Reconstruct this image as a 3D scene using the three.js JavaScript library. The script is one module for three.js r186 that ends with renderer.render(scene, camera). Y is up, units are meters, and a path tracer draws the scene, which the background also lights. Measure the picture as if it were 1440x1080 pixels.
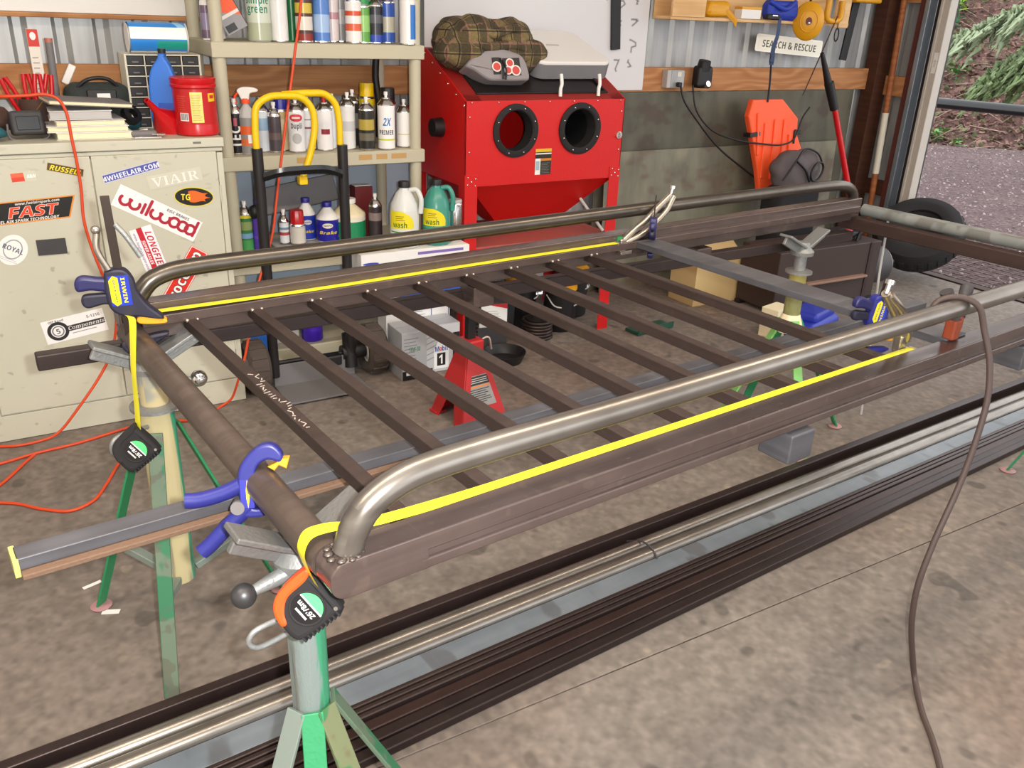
import * as THREE from 'three';
import { RoundedBoxGeometry } from 'three/addons/geometries/RoundedBoxGeometry.js';
import { mergeGeometries, toCreasedNormals } from 'three/addons/utils/BufferGeometryUtils.js';
import { RectAreaLightUniformsLib } from 'three/addons/lights/RectAreaLightUniformsLib.js';

// ------------------------------------------------------------------ camera, sky, lights, exposure
const V = (x, y, z) => new THREE.Vector3(x, y, z);
const D = Math.PI / 180;
const scene = new THREE.Scene();
const camera = new THREE.PerspectiveCamera(48.31, 1440 / 1080, 0.05, 200);
camera.position.set(0, 1.52, 0);
camera.rotation.set(-23.345 * D, -31.205 * D, 2.248 * D, 'YXZ');
scene.add(camera);
camera.updateMatrixWorld();

const renderer = new THREE.WebGLRenderer({ antialias: true });
renderer.toneMapping = THREE.LinearToneMapping;
renderer.toneMappingExposure = 1.0;
renderer.shadowMap.enabled = true;
renderer.shadowMap.type = THREE.PCFSoftShadowMap;
RectAreaLightUniformsLib.init();

// overcast sky over the clearing outside the garage door
scene.background = new THREE.Color().setRGB(0.95, 0.97, 1.0);
scene.backgroundIntensity = 2.8;

// the on-camera flash, right beside the lens
const flash = new THREE.PointLight(0xffffff, 14.5, 0, 2);
flash.color.setRGB(1.0, 0.98, 0.95);
flash.position.copy(V(0.062, 0.022, 0.0).applyMatrix4(camera.matrixWorld));
flash.castShadow = true; flash.shadow.radius = 0.8; flash.shadow.mapSize.set(2048, 2048); flash.shadow.bias = -0.001;
scene.add(flash);

// ------------------------------------------------------------------ small helpers
let seed = 7;
function rnd() { seed = (seed * 1664525 + 1013904223) >>> 0; return seed / 4294967296; }
const rr = (a, b) => a + (b - a) * rnd();
const lerp = (a, b, t) => a + (b - a) * t;
const clamp = (x, a = 0, b = 1) => Math.min(b, Math.max(a, x));
const sstep = (a, b, x) => { const t = clamp((x - a) / (b - a)); return t * t * (3 - 2 * t); };

// rack axes: the bench work stands 5.6 degrees askew to the back wall
const YR = 5.593 * D, CR = Math.cos(YR), SR = Math.sin(YR);
const RK = (u, y, w) => V(u * CR + w * SR, y, -u * SR + w * CR);

const used = new Map();
function numbered(n) { const k = used.get(n) || 0; used.set(n, k + 1); return k ? n + '_' + String(k).padStart(3, '0') : n; }
function tag(o, label, category, group, kind) {
  if (label) o.userData.label = label;
  if (category) o.userData.category = category;
  if (group) o.userData.group = group;
  if (kind) o.userData.kind = kind;
  return o;
}
function thing(name, label, category, p = [0, 0, 0], turn = 0, group) {
  const o = new THREE.Group(); o.name = numbered(name);
  if (p.isVector3) o.position.copy(p); else o.position.set(...p);
  o.rotation.y = turn; scene.add(o);
  return tag(o, label, category, group);
}
function struct(name, parent) {
  const o = new THREE.Group(); o.name = name; o.userData.kind = 'structure'; (parent || scene).add(o); return o;
}
function clean(g) {
  let h = g.index ? g.toNonIndexed() : g;
  if (!h.attributes.normal) h.computeVertexNormals();
  for (const k of Object.keys(h.attributes)) if (!['position', 'normal', 'uv'].includes(k)) h.deleteAttribute(k);
  if (!h.attributes.uv) h.setAttribute('uv', new THREE.BufferAttribute(new Float32Array(h.attributes.position.count * 2), 2));
  h.morphAttributes = {};
  return h;
}
function uvBox(g) {                                      // uv in metres from the face direction
  const p = g.attributes.position, n = g.attributes.normal, uv = g.attributes.uv;
  for (let i = 0; i < p.count; i += 3) {
    let ax = 0, ay = 0, az = 0;
    for (let k = 0; k < 3; k++) { ax += Math.abs(n.getX(i + k)); ay += Math.abs(n.getY(i + k)); az += Math.abs(n.getZ(i + k)); }
    for (let k = 0; k < 3; k++) {
      const x = p.getX(i + k), y = p.getY(i + k), z = p.getZ(i + k);
      if (ax >= ay && ax >= az) uv.setXY(i + k, z, y); else if (ay >= az) uv.setXY(i + k, x, z); else uv.setXY(i + k, x, y);
    }
  }
  return g;
}
function part(name, geos, mat, parent, keepUV) {
  if (!Array.isArray(geos)) geos = [geos];
  const l = geos.map(clean);
  const g = l.length > 1 ? mergeGeometries(l) : l[0];
  if (!keepUV) uvBox(g);
  const m = new THREE.Mesh(g, mat); m.name = name; m.castShadow = m.receiveShadow = true;
  if (parent) parent.add(m); else { m.name = numbered(name); scene.add(m); }
  return m;
}
// geometry makers
const M4 = new THREE.Matrix4();
function mv(g, x = 0, y = 0, z = 0, rx = 0, ry = 0, rz = 0) {
  g.applyMatrix4(M4.compose(V(x, y, z), new THREE.Quaternion().setFromEuler(new THREE.Euler(rx, ry, rz)), V(1, 1, 1))); return g;
}
function box(w, h, d, x = 0, y = 0, z = 0, r = 0.003, seg = 1) {
  r = Math.min(r, w / 2.05, h / 2.05, d / 2.05);
  const g = r > 0.0004 ? new RoundedBoxGeometry(w, h, d, seg, r) : new THREE.BoxGeometry(w, h, d);
  return mv(g, x, y, z);
}
function cyl(r1, r2, h, x = 0, y = 0, z = 0, seg = 20, open = false) { return mv(new THREE.CylinderGeometry(r1, r2, h, seg, 1, open), x, y, z); }
function between(a, b, make) {                             // aligns a +Y geometry of length |ab| to a segment
  const d = b.clone().sub(a), L = d.length(), g = make(L);
  g.applyMatrix4(M4.compose(a.clone().add(b).multiplyScalar(0.5), new THREE.Quaternion().setFromUnitVectors(V(0, 1, 0), d.normalize()), V(1, 1, 1)));
  return g;
}
const rod = (a, b, r, r2 = r, seg = 14) => between(a, b, L => new THREE.CylinderGeometry(r2, r, L, seg));
function bar(a, b, w, h, r = 0.002, up = V(0, 1, 0)) {      // rectangular bar along a-b, w across, h along "up"
  const d = b.clone().sub(a), L = d.length(), X = d.normalize(), Zv = X.clone().cross(up).normalize(), Yv = Zv.clone().cross(X);
  const g = box(L, h, w, 0, 0, 0, r);
  const m = new THREE.Matrix4().makeBasis(X, Yv, Zv); m.setPosition(a.clone().add(b).multiplyScalar(0.5));
  return g.applyMatrix4(m);
}
const curve = (pts, closed = false, t = 0.5) => new THREE.CatmullRomCurve3(pts.map(p => p.isVector3 ? p : V(...p)), closed, 'centripetal', t);
function tube(pts, r, seg = 40, rs = 10, closed = false, t = 0.5) {
  const c = curve(pts, closed, t); const g = new THREE.TubeGeometry(c, seg, r, rs, closed);
  if (closed) return g;
  const caps = [g];
  for (const [u, s] of [[0, -1], [1, 1]]) {
    const p = c.getPoint(u), d = c.getTangent(u).multiplyScalar(s), q = new THREE.CircleGeometry(r, rs);
    q.applyMatrix4(M4.compose(p, new THREE.Quaternion().setFromUnitVectors(V(0, 0, 1), d), V(1, 1, 1))); caps.push(q);
  }
  return mergeGeometries(caps.map(clean));
}
function lathe(pts, seg = 28, start = Math.PI) { return toCreasedNormals(new THREE.LatheGeometry(pts.map(p => new THREE.Vector2(...p)), seg, start, Math.PI * 2), 0.6); }
function shape(pts) { const s = new THREE.Shape(); pts.forEach((p, i) => i ? s.lineTo(...p) : s.moveTo(...p)); s.closePath(); return s; }
function smoothShape(pts, n = 48) {
  const c = new THREE.CatmullRomCurve3(pts.map(p => V(p[0], p[1], 0)), true, 'catmullrom', 0.5);
  return shape(c.getPoints(n).slice(0, -1).map(p => [p.x, p.y]));
}
function ext(s, depth, bev = 0.002, bs = 1) {
  const g = new THREE.ExtrudeGeometry(s, { depth: Math.max(depth - 2 * bev, 0.0005), bevelEnabled: bev > 0, bevelThickness: bev, bevelSize: bev, bevelOffset: -bev, bevelSegments: bs, curveSegments: 18 });
  return g.translate(0, 0, -depth / 2 + bev);
}
function strip(pts, wid, th) {                             // a thin ribbon: pts = [pos, acrossDir]
  const c = curve(pts.map(p => p[0])), n = pts.length * 10, pos = [], idx = [];
  const w = new THREE.CatmullRomCurve3(pts.map(p => p[1]));
  for (let i = 0; i <= n; i++) {
    const t = i / n, p = c.getPoint(t), tg = c.getTangent(t), a = w.getPoint(t).normalize(), up = a.clone().cross(tg).normalize();
    for (const [s, q] of [[-1, 0], [0, 1], [1, 0], [0, -1]]) {
      const v = q === 0 ? p.clone().addScaledVector(a, s * wid / 2) : p.clone().addScaledVector(up, q * th / 2); pos.push(v.x, v.y, v.z);
    }
  }
  for (let i = 0; i < n; i++) for (let k = 0; k < 4; k++) { const a = i * 4 + k, b = i * 4 + (k + 1) % 4; idx.push(a, a + 4, b, b, a + 4, b + 4); }
  const g = new THREE.BufferGeometry(); g.setAttribute('position', new THREE.Float32BufferAttribute(pos, 3)); g.setIndex(idx);
  const h = g.toNonIndexed(); h.computeVertexNormals(); return h;
}
function blob(g, amp, freq, sd = 0) {                      // lumpy cloth-like displacement along normals
  g = g.index ? g : g; const p = g.attributes.position, n = g.attributes.normal;
  for (let i = 0; i < p.count; i++) {
    const x = p.getX(i), y = p.getY(i), z = p.getZ(i);
    const d = amp * (fbm3(x * freq + sd, y * freq, z * freq) - 0.5) * 2;
    p.setXYZ(i, x + n.getX(i) * d, y + n.getY(i) * d, z + n.getZ(i) * d);
  }
  g.computeVertexNormals(); return g;
}
// noise
const PERM = (() => { let s = 99; const r = () => (s = (s * 1664525 + 1013904223) >>> 0) / 4294967296; return Array.from({ length: 4096 }, r); })();
const h2 = (x, y) => PERM[((x * 73 + y * 1031) % 4096 + 4096) % 4096];
function vn(x, y, px, py) {
  const xi = Math.floor(x), yi = Math.floor(y), fx = x - xi, fy = y - yi, u = fx * fx * (3 - 2 * fx), v = fy * fy * (3 - 2 * fy);
  const m = (a, p) => ((a % p) + p) % p;
  const a = h2(m(xi, px), m(yi, py)), b = h2(m(xi + 1, px), m(yi, py)), c = h2(m(xi, px), m(yi + 1, py)), d = h2(m(xi + 1, px), m(yi + 1, py));
  return lerp(lerp(a, b, u), lerp(c, d, u), v);
}
function fbm(u, v, fx, fy, oct = 4, off = 0) { let s = 0, a = 0.5, t = 0; for (let i = 0; i < oct; i++) { s += a * vn(u * fx + off * 17.3, v * fy + off * 9.1, fx, fy); t += a; a *= 0.55; fx *= 2; fy *= 2; } return s / t; }
const h3 = (x, y, z) => PERM[((x * 73 + y * 1031 + z * 331) % 4096 + 4096) % 4096];
function fbm3(x, y, z) {
  let s = 0, a = 0.6;
  for (let o = 0; o < 2; o++) {
    const X = Math.floor(x), Y = Math.floor(y), Z = Math.floor(z), q = t => t * t * (3 - 2 * t), u = q(x - X), v = q(y - Y), w = q(z - Z);
    const f = (i, j, k) => h3(X + i, Y + j, Z + k);
    s += a * lerp(lerp(lerp(f(0, 0, 0), f(1, 0, 0), u), lerp(f(0, 1, 0), f(1, 1, 0), u), v), lerp(lerp(f(0, 0, 1), f(1, 0, 1), u), lerp(f(0, 1, 1), f(1, 1, 1), u), v), w);
    a *= 0.66; x *= 2.1; y *= 2.1; z *= 2.1;
  }
  return s;
}
function dtex(n, m, f, srgb = true, rx = 1, ry = 1) {
  const d = new Uint8Array(n * m * 4);
  for (let j = 0; j < m; j++) for (let i = 0; i < n; i++) {
    const c = f(i / n, j / m), k = (j * n + i) * 4;
    if (Array.isArray(c)) { d[k] = clamp(c[0], 0, 255); d[k + 1] = clamp(c[1], 0, 255); d[k + 2] = clamp(c[2], 0, 255); } else d[k] = d[k + 1] = d[k + 2] = clamp(c, 0, 1) * 255;
    d[k + 3] = 255;
  }
  const t = new THREE.DataTexture(d, n, m, THREE.RGBAFormat); t.wrapS = t.wrapT = THREE.RepeatWrapping;
  t.magFilter = THREE.LinearFilter; t.minFilter = THREE.LinearMipmapLinearFilter; t.generateMipmaps = true;
  if (srgb) t.colorSpace = THREE.SRGBColorSpace; t.repeat.set(rx, ry); t.needsUpdate = true; return t;
}
const mix3 = (a, b, t) => [lerp(a[0], b[0], t), lerp(a[1], b[1], t), lerp(a[2], b[2], t)];
const mat = (color, rough = 0.6, metal = 0, extra = {}) => new THREE.MeshStandardMaterial({ color, roughness: rough, metalness: metal, ...extra });

// ------------------------------------------------------------------ materials
const T = {};
// stained workshop concrete, 4 m tile
T.floor = dtex(1024, 1024, (u, v) => {
  const big = fbm(u, v, 3, 3, 5), mid = fbm(u, v, 14, 14, 5, 3), fine = fbm(u, v, 200, 200, 2, 5), hue = fbm(u, v, 5, 5, 3, 8);
  let c = mix3([134, 121, 111], [148, 141, 132], clamp(big * 1.3 - 0.15));
  c = mix3(c, [136, 114, 100], 0.35 * sstep(0.5, 0.75, hue));
  let k = 0.83 + 0.09 * (mid - 0.5) + 0.26 * (fine - 0.5);
  const oil = sstep(0.66, 0.76, fbm(u, v, 9, 9, 3, 12)), dots = sstep(0.80, 0.86, fbm(u, v, 42, 42, 2, 15));
  k *= 1 - 0.07 * oil - 0.2 * dots;
  const pale = 0.4 * sstep(0.83, 0.88, fbm(u, v, 60, 60, 2, 21));
  return [c[0] * k * 1.01 + 40 * pale, c[1] * k + 34 * pale, c[2] * k * 1.0 + 22 * pale];
}, true, 0.25, 0.25);
T.floorB = dtex(512, 512, (u, v) => fbm(u, v, 40, 40, 4, 2), false, 0.5, 0.5);
T.steel = dtex(512, 512, (u, v) => {
  const s = fbm(u, v, 4, 60, 3, 2), b = fbm(u, v, 9, 9, 4, 4), sc = sstep(0.72, 0.8, fbm(u, v, 30, 30, 2, 9));
  return mix3(mix3([74, 62, 59], [112, 98, 93], clamp(0.2 + 0.5 * s + 0.5 * b - 0.25)), [140, 120, 104], sc * 0.16);
}, true, 1.3, 1.3);
T.bright = dtex(512, 512, (u, v) => {
  const s = fbm(u, v, 3, 70, 3, 2), b = fbm(u, v, 7, 7, 4, 4);
  return mix3([104, 98, 94], [170, 166, 160], clamp(0.5 * s + 0.8 * b - 0.2));
}, true, 1.1, 1.1);
T.streakR = dtex(256, 256, (u, v) => 0.32 + 0.35 * fbm(u, v, 6, 40, 3, 6), false, 1.5, 1.5);
T.wood = dtex(512, 512, (u, v) => {
  const w = fbm(u, v, 2, 5, 3, 1), rings = Math.sin((v * 14 + w * 5) * 6.283), g = fbm(u, v, 4, 120, 3, 2);
  return mix3(mix3([172, 116, 70], [206, 152, 100], 0.5 + 0.4 * rings), [140, 88, 54], 0.5 * g);
}, true, 0.9, 1.2);
T.pine = dtex(512, 512, (u, v) => { const w = fbm(u, v, 2, 5, 3, 1), rings = Math.sin((v * 12 + w * 5) * 6.283), g = fbm(u, v, 4, 120, 3, 2); return mix3(mix3([214, 172, 118], [232, 196, 144], 0.5 + 0.4 * rings), [186, 138, 88], 0.4 * g); }, true, 0.9, 1.2);
T.mill = dtex(512, 512, (u, v) => { const s = fbm(u, v, 3, 40, 3, 2), b = fbm(u, v, 9, 5, 4, 4), d = sstep(0.6, 0.7, fbm(u, v, 14, 5, 3, 9)); return mix3(mix3([104, 112, 120], [150, 158, 164], clamp(0.4 * s + 0.8 * b - 0.1)), [92, 92, 94], d * 0.55); }, true, 1.1, 1.1);
T.paint = dtex(512, 512, (u, v) => {
  const a = fbm(u, v, 4, 4, 4, 3), sp = sstep(0.82, 0.87, fbm(u, v, 50, 50, 2, 5)), sc = sstep(0.80, 0.86, fbm(u, v, 30, 90, 2, 8));
  const k = 0.975 + 0.05 * (a - 0.5) - 0.14 * sp - 0.05 * sc; return [197 * k, 195 * k, 177 * k];
}, true, 0.7, 0.7);
T.stand = dtex(512, 512, (u, v) => {
  const a = fbm(u, v, 5, 5, 4, 3), b = fbm(u, v, 12, 12, 3, 6);
  const wear = sstep(0.50, 0.56, a), bare = sstep(0.60, 0.66, b);
  return mix3(mix3([66, 138, 106], [128, 142, 128], wear), [120, 114, 106], bare * 0.7);
}, true, 2.2, 2.2);
T.standTan = dtex(256, 256, (u, v) => mix3([186, 172, 132], [150, 150, 140], sstep(0.45, 0.6, fbm(u, v, 5, 5, 4, 9))), true, 2.5, 2.5);
T.sheet = dtex(1024, 512, (u, v) => {
  const s = fbm(u, v, 24, 4, 4, 2), b = fbm(u, v, 5, 5, 4, 4), r = sstep(0.60, 0.72, fbm(u, v, 8, 6, 4, 9)), p = sstep(0.58, 0.72, fbm(u, v, 10, 3, 3, 14));
  let c = mix3([96, 95, 86], [158, 156, 142], clamp(s * 0.8 + b * 0.5 - 0.15)); c = mix3(c, [104, 74, 66], r * 0.4); return mix3(c, [172, 166, 146], p * 0.45);
}, true, 0.5, 1.0);
T.galv = dtex(512, 512, (u, v) => { const k = 0.86 + 0.2 * (fbm(u, v, 30, 3, 3, 2) - 0.5) + 0.12 * (fbm(u, v, 5, 5, 3, 4) - 0.5); return [192 * k, 194 * k, 194 * k]; }, true, 1, 1);
T.plaid = dtex(512, 512, (u, v) => {
  const st = (t, n, w) => { const f = (t * n) % 1; return f < w ? 1 : 0; };
  let c = [122, 106, 70];
  const a = st(u, 4, 0.42), b = st(v, 4, 0.42); c = mix3(c, [52, 46, 34], 0.55 * a); c = mix3(c, [52, 46, 34], 0.55 * b);
  if (st(u + 0.15, 4, 0.08)) c = mix3(c, [150, 104, 96], 0.6); if (st(v + 0.16, 4, 0.08)) c = mix3(c, [150, 104, 96], 0.6);
  if (st(u + 0.03, 4, 0.05)) c = mix3(c, [24, 22, 26], 0.7); if (st(v + 0.03, 4, 0.05)) c = mix3(c, [24, 22, 26], 0.7);
  const k = 0.85 + 0.3 * fbm(u, v, 90, 90, 2, 3); return [c[0] * k, c[1] * k, c[2] * k];
}, true, 2.6, 2.6);
T.gravel = dtex(1024, 1024, (u, v) => {
  const a = fbm(u, v, 6, 6, 4, 1), f = fbm(u, v, 150, 150, 2, 3), w = sstep(0.74, 0.84, fbm(u, v, 90, 90, 2, 7));
  const c = mix3([112, 96, 98], [150, 132, 132], clamp(a * 0.7 + f * 0.6 - 0.1)), k = 0.7 + 0.6 * f; return mix3([c[0] * k, c[1] * k, c[2] * k], [206, 196, 192], w * 0.6);
}, true, 0.33, 0.33);
T.litter = dtex(1024, 1024, (u, v) => {
  const a = fbm(u, v, 5, 5, 5, 1), f = fbm(u, v, 70, 110, 3, 3), g = sstep(0.60, 0.72, fbm(u, v, 14, 14, 4, 7)), p = sstep(0.66, 0.8, fbm(u, v, 60, 160, 2, 11));
  let c = mix3([58, 38, 36], [124, 92, 82], clamp(a * 0.6 + f * 0.9 - 0.3)); c = mix3(c, [74, 92, 48], g * 0.6); return mix3(c, [176, 140, 122], p * 0.6);
}, true, 0.4, 0.4);
// paint oversprayed from one side, with a speckled border (u runs round the column)
const over = (A, B) => dtex(512, 256, (u, v) => { const e = Math.abs(((u * 1 + 0.5 + 0.62) % 1) - 0.5) * 4 - 1 + 1.1 * (fbm(u, v, 14, 7, 5, 3) - 0.5), t = sstep(-0.12, 0.12, e), d = sstep(0.62, 0.72, fbm(u, v, 9, 6, 4, 8)); return mix3(mix3(A, B, t), [96, 92, 84], 0.5 * d); });
T.overGrey = over([58, 140, 104], [128, 140, 137]); T.overTan = over([62, 150, 116], [190, 178, 136]);
T.grain = dtex(256, 256, (u, v) => fbm(u, v, 50, 50, 3, 4), false, 4, 4);

const MT = {
  floor: mat(0xffffff, 0.78, 0, { map: T.floor, bumpMap: T.floorB, bumpScale: 0.0005 }),
  steel: mat(0xffffff, 0.46, 0.35, { map: T.steel, roughnessMap: T.streakR }),
  slat: mat(0xb8b2b0, 0.45, 0.3, { map: T.steel }),
  bright: mat(0xf4f2ee, 0.29, 0.8, { map: T.bright }),
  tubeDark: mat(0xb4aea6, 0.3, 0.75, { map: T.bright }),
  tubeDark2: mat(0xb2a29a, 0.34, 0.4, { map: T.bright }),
  flat: mat(0xe4e6e8, 0.36, 0.15, { map: T.mill }),
  bluegray: mat(0xa2a8b8, 0.45, 0.15, { map: T.bright }),
  wood: mat(0xffffff, 0.75, 0, { map: T.wood, bumpMap: T.grain, bumpScale: 0.0006 }),
  woodDark: mat(0x66503f, 0.8, 0, { map: T.wood }),
  pine: mat(0xffffff, 0.7, 0, { map: T.pine }),
  cream: mat(0xffffff, 0.5, 0, { map: T.paint }),
  stand: mat(0xffffff, 0.6, 0.1, { map: T.stand, bumpMap: T.grain, bumpScale: 0.0006 }),
  standTan: mat(0xffffff, 0.6, 0.05, { map: T.standTan }),
  green: mat(0x2f8a5a, 0.5, 0.05, { bumpMap: T.grain, bumpScale: 0.0004 }),
  sheet: mat(0xa8a69c, 0.55, 0.1, { map: T.sheet }),
  galv: mat(0xffffff, 0.42, 0.3, { map: T.galv }),
  whitewall: mat(0xe6e3de, 0.8),
  red: mat(0xc60d0a, 0.45, 0, { bumpMap: T.grain, bumpScale: 0.0004 }),
  redgloss: mat(0xc01018, 0.28),
  jack: mat(0xb02426, 0.45, 0.05),
  black: mat(0x131214, 0.5), rubber: mat(0x1b191b, 0.8), blackgloss: mat(0x0e0e10, 0.25),
  gray: mat(0x6f6c6d, 0.6), lightgray: mat(0xb4b2b0, 0.55), darkgray: mat(0x3a383a, 0.6),
  chrome: mat(0xe0dedc, 0.16, 1), nickel: mat(0xb4aa9e, 0.3, 0.88), cast: mat(0x8e908f, 0.5, 0.5, { bumpMap: T.grain, bumpScale: 0.001 }),
  white: mat(0xe8e6e2, 0.5), offwhite: mat(0xd8d3c2, 0.6), plastic: mat(0xb9b39c, 0.55, 0, { bumpMap: T.grain, bumpScale: 0.0003 }),
  yellow: mat(0xe8c000, 0.38), tapeYellow: mat(0xe4dc30, 0.4), amber: mat(0xd89a10, 0.4), orange: mat(0xff4d12, 0.5), cord: mat(0xd0451c, 0.5),
  litter: mat(0xfa5c2c, 0.5), clampBlue: mat(0x262978, 0.42), clampDark: mat(0x201f33, 0.5), pad: mat(0xe0a020, 0.6),
  blue: mat(0x1d4fb4, 0.35), blue2: mat(0x2a6fd0, 0.4), navy: mat(0x1d1a86, 0.4), purple: mat(0x4a2ba0, 0.4), teal: mat(0x1f5a66, 0.7),
  greenPl: mat(0x1f8a4a, 0.4), cream2: mat(0xe8dcb8, 0.6), paper: mat(0xe2ddd0, 0.8),
  clear: new THREE.MeshPhysicalMaterial({ color: 0xdfe4dc, roughness: 0.35, transmission: 0.35, thickness: 0 }),
  plaid: mat(0xffffff, 0.95, 0, { map: T.plaid, bumpMap: T.grain, bumpScale: 0.002 }),
  bagcloth: mat(0x2d3433, 0.9, 0, { bumpMap: T.grain, bumpScale: 0.002 }),
  gravel: mat(0xb4a8a6, 0.95, 0, { map: T.gravel }), leafy: mat(0xffffff, 0.95, 0, { map: T.litter }),
  brown: mat(0x4a352c, 0.7), maroon: mat(0x5c1216, 0.5), tan: mat(0xc9ad7a, 0.6),
};

// printed labels live in two sheets of 8 x 8 cells
const sheets = [];
let cellNo = 0;
function cell(draw, w = 256, h = 256) {
  const s = Math.floor(cellNo / 64), i = cellNo % 64; cellNo++;
  if (!sheets[s]) {
    const cv = document.createElement('canvas'); cv.width = cv.height = 2048;
    const t = new THREE.CanvasTexture(cv); t.colorSpace = THREE.SRGBColorSpace; t.magFilter = THREE.LinearFilter;
    sheets[s] = { cv, c: cv.getContext('2d'), t, mats: {} };
  }
  const S = sheets[s], c = S.c, X = (i % 8) * 256, Y = Math.floor(i / 8) * 256;
  c.save(); c.beginPath(); c.rect(X, Y, 256, 256); c.clip(); c.translate(X, Y); c.scale(256 / w, 256 / h); draw(c, w, h); c.restore(); S.t.needsUpdate = true;
  return { S, u0: (X + 1.5) / 2048, u1: (X + 254.5) / 2048, v1: 1 - (Y + 1.5) / 2048, v0: 1 - (Y + 254.5) / 2048 };
}
function cellMat(k, rough = 0.4, metal = 0) { const id = rough + '_' + metal; return k.S.mats[id] || (k.S.mats[id] = new THREE.MeshStandardMaterial({ map: k.S.t, roughness: rough, metalness: metal })); }
function cellUV(g, k) { g = clean(g); const uv = g.attributes.uv; for (let i = 0; i < uv.count; i++) uv.setXY(i, lerp(k.u0, k.u1, clamp(uv.getX(i))), lerp(k.v0, k.v1, clamp(uv.getY(i)))); return g; }
const print = (w, h, k) => cellUV(new THREE.PlaneGeometry(w, h), k);
function fill(c, w, h, col) { c.fillStyle = col; c.fillRect(0, 0, w, h); }
function txt(c, s, x, y, size, col, o = {}) {
  c.save(); c.translate(x, y); if (o.rot) c.rotate(o.rot); c.font = (o.font || 'bold ') + size + 'px ' + (o.face || 'sans-serif'); c.textAlign = o.align || 'center'; c.textBaseline = 'middle';
  if (o.sx) c.scale(o.sx, 1);
  if (o.stroke) { c.strokeStyle = o.stroke; c.lineWidth = o.lw || 4; c.strokeText(s, 0, 0); } c.fillStyle = col; c.fillText(s, 0, 0); c.restore();
}
function lines(c, x, y, w, n, gap, col, th = 3) { c.fillStyle = col; for (let i = 0; i < n; i++) c.fillRect(x, y + i * gap, w * (0.7 + 0.3 * PERM[(i * 37 + Math.floor(x)) % 4096]), th); }
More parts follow.
